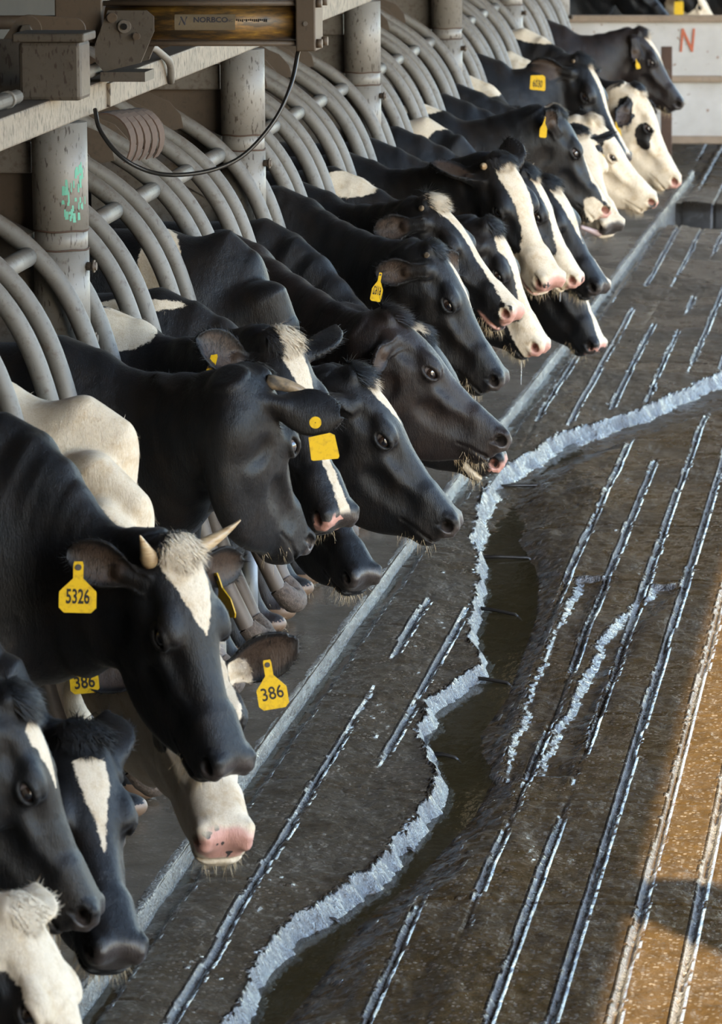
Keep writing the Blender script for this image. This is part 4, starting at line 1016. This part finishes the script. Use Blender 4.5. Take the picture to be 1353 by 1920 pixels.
    # ear fringe
    for E in c.ears:
        u = (V - E[0]) @ E[1]; rr = np.linalg.norm(V - E[0] - u[:, None] * E[1], axis=1); vv = np.abs((V - E[0]) @ E[2])
        m = np.where((u > .02) & (u < E[4] * 1.02) & (rr < .09) & (vv > EAR_W(np.clip(u / E[4], 0, 1)) * E[4] / .2 - .012))[0]
        if len(m) and p.get('fringe', 1):
            i = rn.choice(m, 260); o_ = V[i] - E[0] - ((V[i] - E[0]) @ E[1])[:, None] * E[1]; o_ /= np.linalg.norm(o_, axis=1)[:, None]
            dirs = o_ * .35 + E[1] * .75 + E[3] * .1 + rn.normal(size=(len(i), 3)) * .2; dirs /= np.linalg.norm(dirs, axis=1)[:, None]
            o = strands('ear_hair', c, V[i], dirs, rn.uniform(.012, .026, len(i)), .0013, root, p.get('mat', M_COAT), 2, .1, nrmls=nv[i]); o.location = -Vector(org)
    # horns
    for hn in p.get('horns', []):
        side, length, rad, bend, mat = hn['side'], hn['L'], hn['r'], hn.get('bend', (0, 0, .3)), hn.get('mat', M_HORN)
        b0 = c.H((.012, side * .082, -.012)); d0 = nrm(c.R @ np.array(hn['dir']))
        if 'tip' in hn:
            o = np.array([0, 0, CAM_Z]); r = nrm(ray(*hn['tip'])); mm = b0 - o; b_ = mm @ r; disc = length ** 2 - (mm @ mm - b_ * b_)
            tip = o + r * (b_ + (hn.get('far', 0) * 2 - 1) * math.sqrt(max(disc, 0)))
            midp = (b0 + tip) / 2 + c.R @ np.array(bend) * length * .3
        else: tip = b0 + d0 * length + c.R @ np.array(bend) * length * .3; midp = b0 + d0 * length * .55
        ts = np.linspace(0, 1, 12); pts_ = [(b0 * (1 - t_) ** 2 + midp * 2 * t_ * (1 - t_) + tip * t_ * t_) for t_ in ts]
        pts_ = [pts_[0] - nrm(pts_[1] - pts_[0]) * .02] + pts_
        rr = [rad] + [rad * (1 - .92 * t_ ** hn.get('pw', 1.6)) for t_ in ts]
        MB().tube([q_ - org for q_ in pts_], rr, 18).build('horn', mat, root)
    # ear tags
    for tg in p.get('tags', []): ear_tag(c, root, org, tg)
    for dr in p.get('drool', []):
        a = c.H(dr[0]) - org; MB().tube([a, a + np.array([.002, 0, -dr[1] * .5]), a + np.array([.0, .002, -dr[1]])], [.0015, .0010, .0016], 6).build('drool', M_DROOL, root)
    if 'tongue' in p:
        a = [c.H(q_) - org for q_ in p['tongue']]; MB().tube(cat_rom(a, 4), list(np.linspace(.022, .012, (len(a) - 1) * 4 + 1)), 14).build('tongue', M_TONGUE, root)
    c.root = root
    return c
def ear_tag(c, root, org, tg):
    """plate hung between two picture points at the distance of the ear it is fixed to"""
    E = [e for e in c.ears if e[5] == tg.get('ear', 'R')]
    Y = tg['Y'] if 'Y' in tg else float((E[0][0] + E[0][1] * E[0][4] * .6)[1]) - .03
    a = at_y(*tg['top'], Y); b = at_y(*tg['bot'], Y + tg.get('dy', 0))
    dn = nrm(b - a); H_ = np.linalg.norm(b - a); to = nrm(np.array([0, 0, CAM_Z]) - a)
    ax = nrm(np.cross(dn, to)); nn = np.cross(ax, dn)            # ax to the right as seen, nn towards the viewer
    if nn @ to < 0: nn = -nn
    if ax @ MC[0] < 0: ax = -ax
    yw = math.radians(tg.get('yaw', 0)); ax, nn = ax * math.cos(yw) + nn * math.sin(yw), nn * math.cos(yw) - ax * math.sin(yw)
    w = tg['w'] / 2; kind = tg.get('shape', 'allflex'); M = lambda x, y, z=0: a - org + ax * x + dn * y + nn * z
    if kind == 'button':
        m = MB(); m.cyl(M(0, 0, .0), M(0, 0, .005), w, 28); t = m.build('ear_tag', M_TAG, root)
        MB().cyl(M(0, 0, .004), M(0, 0, .0062), w * .1, 12).build('pin', M_BINK, t); return
    if kind == 'plate': poly = [(-w, 0), (w * .55, -H_ * .12), (w * .9, 0), (w * 1.1, H_ * .9), (w, H_), (-w * .8, H_), (-w * .95, H_ * .95)]
    else:
        nw = w * .27; ch = w * .28
        poly = [(-nw * .8, -nw), (nw * .8, -nw), (nw, -nw * .3), (nw, H_ * .26), (w * .98, H_ * .54), (w, H_ * .58), (w, H_ - ch), (w - ch, H_), (-w + ch, H_), (-w, H_ - ch), (-w, H_ * .58), (-w * .98, H_ * .54), (-nw, H_ * .26), (-nw, -nw * .3)]
    v = [M(x, y, .0012) for x, y in poly] + [M(x, y, -.0012) for x, y in poly]; n = len(poly)
    m = MB(); m.add(v, [tuple(range(n)), tuple(range(n, 2 * n))[::-1]] + [(i, i + n, (i + 1) % n + n, (i + 1) % n) for i in range(n)])
    t = m.build('ear_tag', M_TAG, root)
    if kind == 'allflex': MB().cyl(M(0, .002, .0), M(0, .002, .004), w * .17, 14).build('pin', M_BRKT, t)
    if 'txt' in tg:
        v, f = text_mesh(tg['txt'], tg.get('size', .03), tg.get('bold', .0006), tg.get('sx', .8)); rot = math.radians(tg.get('rot', 0)); mir = -1 if tg.get('mirror') else 1
        cy_ = H_ * tg.get('cy', .76)
        q = [M(mir * (p_[0] * math.cos(rot) - p_[1] * math.sin(rot)), cy_ - (p_[0] * math.sin(rot) + p_[1] * math.cos(rot)), .0017) for p_ in v]
        mm = MB(); mm.add(q, f); mm.build('number', M_BINK, t)
# ---------------------------------------------------------------- the herd
def KY(k): return 12.652 + .69858 * (k + .5)
TOC = (0.1, -1.0, .15)
def man(px, py, Y, phi, th, s=1.0):
    a, z = head_base(phi, th); return (at_y(px, py, Y), a, z, s)
P = dict(
    c5326=((-1.904, 10.632, 1.107), (0.346, -0.285, -0.894), (0.696, -0.562, 0.448), 1.02),
    c2=((-2.110, 9.570, 0.940), (0.414, 0.037, -0.906), (0.900, 0.053, 0.422), 0.97),
    c3=((-2.064, 10.132, 0.721), (0.316, -0.634, -0.706), (0.465, -0.545, 0.698), 1.03),
    c386=((-1.969, 11.172, 0.748), (0.291, -0.728, -0.621), (0.254, -0.567, 0.784), 1.10),
    c10=((-1.841, 13.641, 1.138), (0.626, 0.013, -0.780), (0.780, -0.003, 0.626), 1.03),
    c11=((-1.838, 14.487, 1.218), (0.723, 0.179, -0.667), (0.650, 0.151, 0.745), 1.03),
    c13=((-1.861, 16.026, 1.289), (0.545, -0.040, -0.838), (0.833, -0.086, 0.546), 0.99),
    c14=((-1.962, 16.805, 1.387), (0.690, -0.201, -0.695), (0.668, -0.191, 0.719), 0.98),
    c15=((-1.819, 17.725, 1.203), (0.487, -0.084, -0.869), (0.854, -0.163, 0.494), 0.98),
    c16=((-1.842, 18.347, 1.419), (0.479, -0.342, -0.808), (0.580, -0.568, 0.584), 1.03),
    c17=((-1.819, 19.342, 1.283), (0.517, -0.05, -0.850), (0.855, -0.08, 0.517), 0.97),
    c18=((-1.778, 20.015, 1.168), (0.543, -0.234, -0.806), (0.749, -0.300, 0.591), 0.99),
    c20=((-1.869, 21.460, 1.391), (0.498, 0.222, -0.838), (0.787, 0.290, 0.545), 1.01),
    c21=((-1.831, 22.235, 1.225), (0.421, -0.489, -0.764), (0.408, -0.650, 0.641), 1.00),
    c22=((-1.789, 22.817, 1.239), (0.658, 0.205, -0.725), (0.753, -0.040, 0.644), 0.98),
    c23=((-1.973, 24.373, 1.460), (0.489, -0.302, -0.818), (0.803, -0.211, 0.558), 1.10),
    c24=((-1.763, 25.934, 1.182), (0.462, 0.101, -0.834), (0.828, 0.000, 0.528), 1.09),
    c25=((-1.912, 28.492, 1.373), (0.574, 0.025, -0.818), (0.818, -0.031, 0.574), 0.97))
HERD = [
 dict(id='c1', ys=KY(-6), pose=man(30, 1705, 8.9, 60, -12), base='w', tuft=.5, crest=.06, coat=[('B', 'px', (-25, 1915, 8.75), (.085, .4, .10))], label='cream white cow at the bottom left corner with only its neck in view', earR=dict(dir=(-.5, -.8, -.3)), zw=1.25),
 dict(id='c2', ys=KY(-5), pose=P['c2'], coat=[('blaze', [(.06, .0), (.085, .044), (.14, .036), (.20, .018), (.25, 0)], -.022)], pink=.0, tuft=1.6, label='black cow nearest the camera on the left with a small white forked star', earR=dict(tip=(-130, 1360)), drool=[((.56, -.03, -.15), .07)], zw=1.08),
 dict(id='c3', ys=KY(-4), pose=P['c3'], coat=[('blaze', [(.075, .0), (.09, .040), (.15, .042), (.22, .022), (.33, 0)])], pink=.0, tuft=1.6, label='black cow with a tapering white blaze, head low behind the nearest black head', earR=dict(dir=(-.8, -.5, -.2)), earL=dict(dir=(-.93, .25, -.2)), zw=1.02, crest=-.04),
 dict(id='c5326', ys=KY(-3), pose=P['c5326'], coat=[('blaze', [(-.03, .03), (.0, .062), (.06, .066), (.13, .050), (.20, .024), (.245, 0)])], pink=.0, label='horned black cow with white forehead and yellow ear tag 5326', dewlap=.11,
      earR=dict(tip=(88, 1014), far=0, open=(.25, -1, -.1), L=.185), earL=dict(tip=(458, 1058), far=1, open=(.3, -1, -.1), L=.17),
      horns=[dict(side=-1, L=.085, r=.024, dir=(-.1, -.8, .5), tip=(262, 1004), far=0, pw=.75, bend=(-.3, -.2, .2)), dict(side=1, L=.135, r=.021, dir=(-.1, .9, .4), tip=(451, 975), far=1, bend=(.1, .3, -.1), pw=1.3)],
      tags=[dict(ear='R', top=(147, 1062), bot=(145, 1149), w=.096, txt='5326', size=.053, sx=.58, cy=.66, bold=.0012), dict(ear='L', top=(407, 1082), bot=(432, 1158), w=.085, yaw=68)]),
 dict(id='c386', ys=KY(-2), pose=P['c386'], base='w', coat=[('B', 'h', (.16, .14, -.10), (.22, .075, .14)), ('B', 'h', (.16, -.14, -.06), (.16, .075, .12)), ('B', 'px', (318, 1420, 10.75), (.07, .08, .035)), ('B', 'px', (280, 1400, 10.8), (.02, .05, .02)), ('B', 'px', (170, 1305, 11.2), (.05, .08, .03)), ('earB', 'R'), ('earB', 'L'), ('W', 'h', (.05, .12, -.08), (.05, .045, .05))], pink=.72,
      label='white faced cow with head lowest and yellow ear tags 386 on both ears', dewlap=.17, thr=.085, earR=dict(tip=(120, 1235), far=1, open=TOC), earL=dict(tip=(573, 1196), far=0, open=(.2, -1, -.3)),
      tags=[dict(ear='L', top=(501, 1245), bot=(515, 1329), w=.083, txt='386', size=.050, sx=.85, cy=.66, rot=4), dict(ear='R', top=(153, 1222), bot=(160, 1300), w=.078, txt='386', size=.048, sx=.8, cy=.74, rot=2, bold=.001)]),
 dict(id='c7', ys=KY(-1), pose=man(470, 703, 12.15, 62, 66), coat=[], label='plain black cow with face turned away, blank yellow tag and button in its ear',
      earR=dict(tip=(650, 783), far=0, open=(.3, 1, -.5), L=.215), earL=dict(dir=(-.3, .92, .0)), crest=.0,
      horns=[dict(side=-1, L=.13, r=.021, dir=(.2, -.8, .3), tip=(594, 748), far=0, mat=M_HORNG, bend=(-.2, -.3, .2))],
      tags=[dict(ear='R', shape='plate', top=(604, 818), bot=(608, 862), w=.080), dict(ear='R', shape='button', top=(591, 792), bot=(591, 803), w=.034, Y=11.86)]),
 dict(id='c8', ys=KY(0), pose=man(523, 634, 12.62, 57, -42, 1.02), coat=[('blaze', [(-.05, .03), (.0, .042), (.09, .040), (.18, .028), (.35, .016), (.46, .016), (.58, .02)], .008), ('W', 'h', (.42, 0, -.225), (.17, .08, .055)), ('W', 'px', (215, 618, 12.9), (.13, .2, .065))], pink=.45,
      label='black cow with white topknot and narrow blaze, chin white, behind the turned away cow', earR=dict(tip=(366, 634), far=0, open=(.2, -.8, .45)), earL=dict(dir=(-.4, .9, .1)), tags=[dict(ear='R', shape='plate', top=(402, 668), bot=(388, 712), w=.022)], whisk=1.5),
 dict(id='c10', zw=1.38, ys=KY(1), pose=P['c10'], coat=[('blaze', [(.03, .025), (.06, .050), (.11, .048), (.17, .030), (.225, 0)], .0), ('W', 'px', (265, 573, 13.6), (.16, .10, .018))], pink=.0, tuft=1.4,
      label='black cow with cream forehead star looking at the camera, muzzle just beyond the blank tag', earR=dict(dir=(-.75, -.5, -.35)), earL=dict(dir=(-.5, .8, -.1))),
 dict(id='c9', zw=1.52, ys=KY(2), pose=man(566, 830, 14.2, 44, -46, .95), coat=[('W', 'px', (570, 1035, 13.95), (.035, .06, .075)), ('W', 'px', (292, 505, 14.2), (.075, .3, .16))], pink=.0, label='black cow with head lowest under its neighbours near the curb, white patch at its jaw', earR=dict(dir=(-.6, -.7, -.3)), eyes=(1, 1)),
 dict(id='c11', zw=1.43, ys=KY(3), pose=P['c11'], mat=M_COATB, coat=[('blaze', [(.05, .0), (.07, .032), (.11, .026), (.16, 0)], .010)], pink=.0, tuft=1.7, label='brownish black cow with curly dark topknot in profile, third pipe gap past the nearest post', earR=dict(tip=(697, 692), far=0, open=(.5, -.8, -.3), L=.14), earL=dict(dir=(-.7, .6, .0))),
 dict(id='c12', ys=KY(4), pose=man(780, 622, 15.5, 52, 0), coat=[('W', 'h', (-.03, -.05, .02), (.03, .03, .03)), ('W', 'h', (.53, -.04, -.15), (.06, .03, .02))], pink=.55, label='black cow mostly hidden, spotted pink muzzle showing below the brownish black one', earR=dict(tip=(605, 602), far=0, open=(0, -.4, 1), L=.24), earL=dict(dir=(-.5, .8, .1))),
 dict(id='c13', zw=1.45, ys=KY(5), pose=P['c13'], coat=[('blaze', [(.065, .0), (.085, .019), (.14, .024), (.22, .016), (.275, 0)], .008), ('W', 'px', (598, 414, 16.75), (.10, .07, .03))], pink=.0, tuft=.5, label='black cow with narrow white forehead stripe and yellow ear tag 6162',
      earR=dict(tip=(692, 512), far=0, open=(.35, -1, .05), L=.17), earL=dict(tip=(868, 500), far=1, open=TOC), tags=[dict(ear='R', top=(713, 514), bot=(703, 565), w=.042, txt='6162', size=.045, sx=.34, cy=.62, mirror=1, bold=.001)], drool=[((.55, -.03, -.155), .12)], horns=[dict(side=-1, L=.018, r=.011, mat=M_HORNG, dir=(.1, -.7, .5))], whisk=1.4),
 dict(id='c14', ys=KY(6), pose=P['c14'], coat=[('blaze', [(-.03, .035), (.0, .06), (.06, .052), (.13, .036), (.25, .024), (.38, .028), (.47, .05), (.6, .07)], .0, -.09), ('W', 'h', (.555, 0, -.06), (.05, .08, .055))], pink=.85, lips=1, tuft=1.4, label='black cow with tan topknot and long white blaze just above the cow tagged 6162',
      earR=dict(tip=(680, 436), far=0, open=(.3, -1, .1), L=.18), earL=dict(dir=(-.4, .9, .0)), tags=[dict(ear='R', top=(706, 450), bot=(703, 492), w=.036)], horns=[dict(side=-1, L=.018, r=.011, mat=M_HORNG, dir=(.1, -.7, .5))], whisk=2),
 dict(id='c15', ys=KY(7), pose=P['c15'], coat=[('blaze', [(.045, .0), (.06, .055), (.12, .075), (.17, .050), (.28, .040), (.40, .055), (.47, .09), (.6, .12)], .0, -.13), ('W', 'px', (655, 345, 17.75), (.14, .2, .06))], pink=.95, tuft=.8, label='white faced cow with black eye patch and drooling pink nose below the broad blazed cow',
      earR=dict(dir=(-.8, -.3, -.4)), earL=dict(dir=(-.2, .9, -.3), L=.16), drool=[((.56, -.02, -.15), .12)], whisk=1.5),
 dict(id='c16', ys=KY(8), pose=P['c16'], coat=[('blaze', [(.02, .0), (.04, .055), (.10, .066), (.20, .052), (.32, .046), (.40, .070), (.47, .12), (.6, .15)], .005, -.30), ('W', 'h', (.54, 0, -.11), (.11, .13, .12)), ('W', 'px', (641, 236, 18.45), (.035, .08, .03))], pink=.72, label='black cow with broad cream blaze and raised ear, nearest of three blazed faces',
      earR=dict(tip=(789, 298), far=0, open=(.3, -.3, .9), L=.215), earL=dict(dir=(-.85, .5, .0)), horns=[dict(side=-1, L=.035, r=.016, dir=(.2, -.7, .5))], whisk=1.5, lips=1),
 dict(id='c17', ys=KY(9), pose=P['c17'], coat=[('blaze', [(.03, .0), (.05, .055), (.14, .058), (.28, .046), (.40, .055), (.48, .10), (.6, .14)], .0, -.30), ('W', 'h', (.55, 0, -.09), (.08, .11, .10))], pink=.75, label='black and white cow, middle of three wide blazed faces side by side', earR=dict(dir=(-.8, -.35, -.3)), horns=[dict(side=1, L=.05, r=.009, dir=(-.4, .3, .8), mat=M_HORNG)], drool=[((.56, -.03, -.14), .06)]),
 dict(id='c18', ys=KY(10), pose=P['c18'], coat=[('blaze', [(.03, .0), (.05, .052), (.13, .050), (.22, .036), (.32, .004), (.36, 0)]), ('W', 'h', (.45, .06, -.03), (.15, .035, .05))], pink=.0, label='black cow with dark nose, farthest of three blazed faces side by side', earR=dict(dir=(-.8, -.35, -.3)), earL=dict(dir=(-.3, .9, -.25), L=.16), whisk=1.5),
 dict(id='c19', ys=KY(11), pose=man(1050, 440, 20.5, 64, -20), coat=[('blaze', [(.2, .0), (.25, .02), (.42, .022), (.50, .04), (.6, .05)], .012, -.07), ('W', 'px', (795, 225, 20.55), (.17, .2, .10)), ('B', 'px', (842, 262, 20.5), (.12, .2, .06))], pink=.4, label='black cow hanging its head low near the curb beneath three blazed faces', earR=dict(dir=(-.8, -.3, -.3))),
 dict(id='c20', ys=KY(12), pose=P['c20'], coat=[('blaze', [(-.05, .03), (.03, .02), (.06, 0), (.16, .0), (.22, .035), (.36, .046), (.46, .06), (.6, .08)], .004, -.08), ('W', 'h', (.53, 0, -.105), (.095, .12, .060)), ('W', 'px', (790, 188, 21.3), (.20, .2, .07))], pink=.97, tuft=.6, label='smooth black cow in profile with upright tagged ear and pink white muzzle',
      earR=dict(tip=(1024, 206), far=0, open=(.5, -1, .0), L=.15), earL=dict(dir=(-.3, .9, .1)), tags=[dict(ear='R', top=(1021, 221), bot=(1017, 258), w=.036)]),
 dict(id='c21', ys=KY(13), pose=P['c21'], coat=[('W', 'h', (.30, 0, -.10), (.33, .20, .22))], pink=.0, label='white faced cow with grey nose and tongue out, tucked behind the smooth black profile', earR=dict(dir=(-.7, -.5, -.3)), tongue=[(.52, -.02, -.115), (.56, -.05, -.12), (.565, -.085, -.10), (.55, -.13, -.085), (.53, -.17, -.08)]),
 dict(id='c22', ys=KY(14), pose=P['c22'], coat=[('W', 'h', (.28, 0, -.12), (.40, .20, .25)), ('B', 'h', (.09, -.11, -.05), (.05, .04, .05)), ('earB', 'R')], pink=.5, tuft=.5, label='cream faced cow with black ear and tan poll in profile, near the drain', earR=dict(tip=(1122, 292), far=0, open=(.3, -.5, -.5), L=.16), earL=dict(dir=(-.3, .9, .1)), tags=[dict(ear='R', shape='button', top=(1126, 296), bot=(1126, 305), w=.04, Y=22.45)], whisk=2),
 dict(id='c26', ys=KY(15), pose=man(1000, 215, 23.0, 55, 25), coat=[('W', 'px', (905, 150, 23.4), (.30, .3, .09)), ('W', 'h', (.0, -.06, .0), (.05, .05, .05))], label='cow mostly hidden with only a dark ear holding a yellow button and a tan back', earR=dict(tip=(934, 190), far=0, open=(.3, .6, -.6), L=.20), tags=[dict(ear='R', shape='button', top=(960, 214), bot=(960, 222), w=.036, Y=22.75)]),
 dict(id='c23', ys=KY(16), pose=P['c23'], coat=[('blaze', [(.03, .0), (.05, .036), (.12, .038), (.20, .030), (.34, .022), (.6, .02)], .008)], pink=.2, label='large black cow with cream blaze and yellow tag 6030', earR=dict(tip=(986, 121), far=0, open=(.4, -.9, -.3), L=.20), earL=dict(dir=(-.3, .9, .1)),
      tags=[dict(ear='R', Y=23.9, top=(1009, 143), bot=(1006, 169), w=.086, shape='plate', txt='6030', size=.055, sx=.5, cy=.55, bold=.001)], horns=[dict(side=-1, L=.018, r=.011, mat=M_HORNG, dir=(.2, -.7, .5))], zw=1.47),
 dict(id='c27', ys=KY(18), pose=man(1060, 190, 25.2, 66, -10), coat=[('W', 'px', (1000, 95, 25.4), (.30, .3, .16))], label='pale shouldered cow with hidden head beside the fifth post'),
 dict(id='c24', ys=KY(19), pose=P['c24'], coat=[('W', 'h', (.28, 0, -.12), (.36, .20, .25)), ('B', 'h', (.23, -.095, -.07), (.06, .05, .055)), ('B', 'h', (.275, -.085, -.105), (.05, .05, .035)), ('B', 'h', (-.02, 0, .02), (.05, .08, .04)), ('B', 'h', (.03, -.12, -.09), (.05, .05, .05)), ('earB', 'R'), ('earB', 'L'), ('W', 'px', (1025, 45, 26.2), (.28, .3, .12))], pink=.95, tuft=.6, zw=1.50,
      label='white faced cow with black patch around the eye, in front of the farthest black cow', earR=dict(tip=(1158, 238), far=0, open=(.3, -1, .1), L=.17), earL=dict(tip=(1236, 218), far=0, open=(.5, -.6, -.4), L=.18), tags=[dict(ear='R', top=(1154, 230), bot=(1160, 257), w=.034, Y=25.5)], whisk=2),
 dict(id='c25', ys=KY(22), pose=P['c25'], mat=M_COATB, coat=[('blaze', [(.01, .020), (.05, .050), (.12, .048), (.20, .030), (.285, 0)], -.008)], pink=.0, label='farthest black cow of the row in profile with white star before the white gate', earR=dict(tip=(1194, 118), far=0, open=(.4, -1, .1), L=.13), earL=dict(dir=(-.3, .9, -.3)), tags=[dict(ear='R', top=(1192, 112), bot=(1197, 129), w=.028)], zw=1.43),
 dict(id='g1', ys=36.5, xw=-3.15, pose=man(1180, -70, 36.3, 50, -10), coat=[], label='black cow standing behind the white gate, left of the pale faced one', hair=0, h=.016),
 dict(id='g2', ys=37.35, xw=-2.72, pose=man(1290, -28, 37.1, 48, -5), coat=[('W', 'h', (.28, 0, -.12), (.36, .20, .25)), ('B', 'h', (.10, -.12, -.1), (.1, .06, .12))], pink=.6, label='pale faced cow with a yellow ear tag behind the white gate', hair=0, h=.016, earR=dict(tip=(1266, -8), far=0, open=TOC), tags=[dict(ear='R', shape='plate', top=(1273, 4), bot=(1271, 28), w=.08, Y=36.85)]),
 dict(id='g3', ys=38.2, xw=-2.15, pose=man(1420, -60, 38.0, 50, -5), coat=[], label='black cow at the back behind the white gate, right of the pale faced one', hair=0, h=.016),
]
_only = None
for _p in HERD:
    if _only and _p['id'] not in _only: continue
    cow_build(_p)
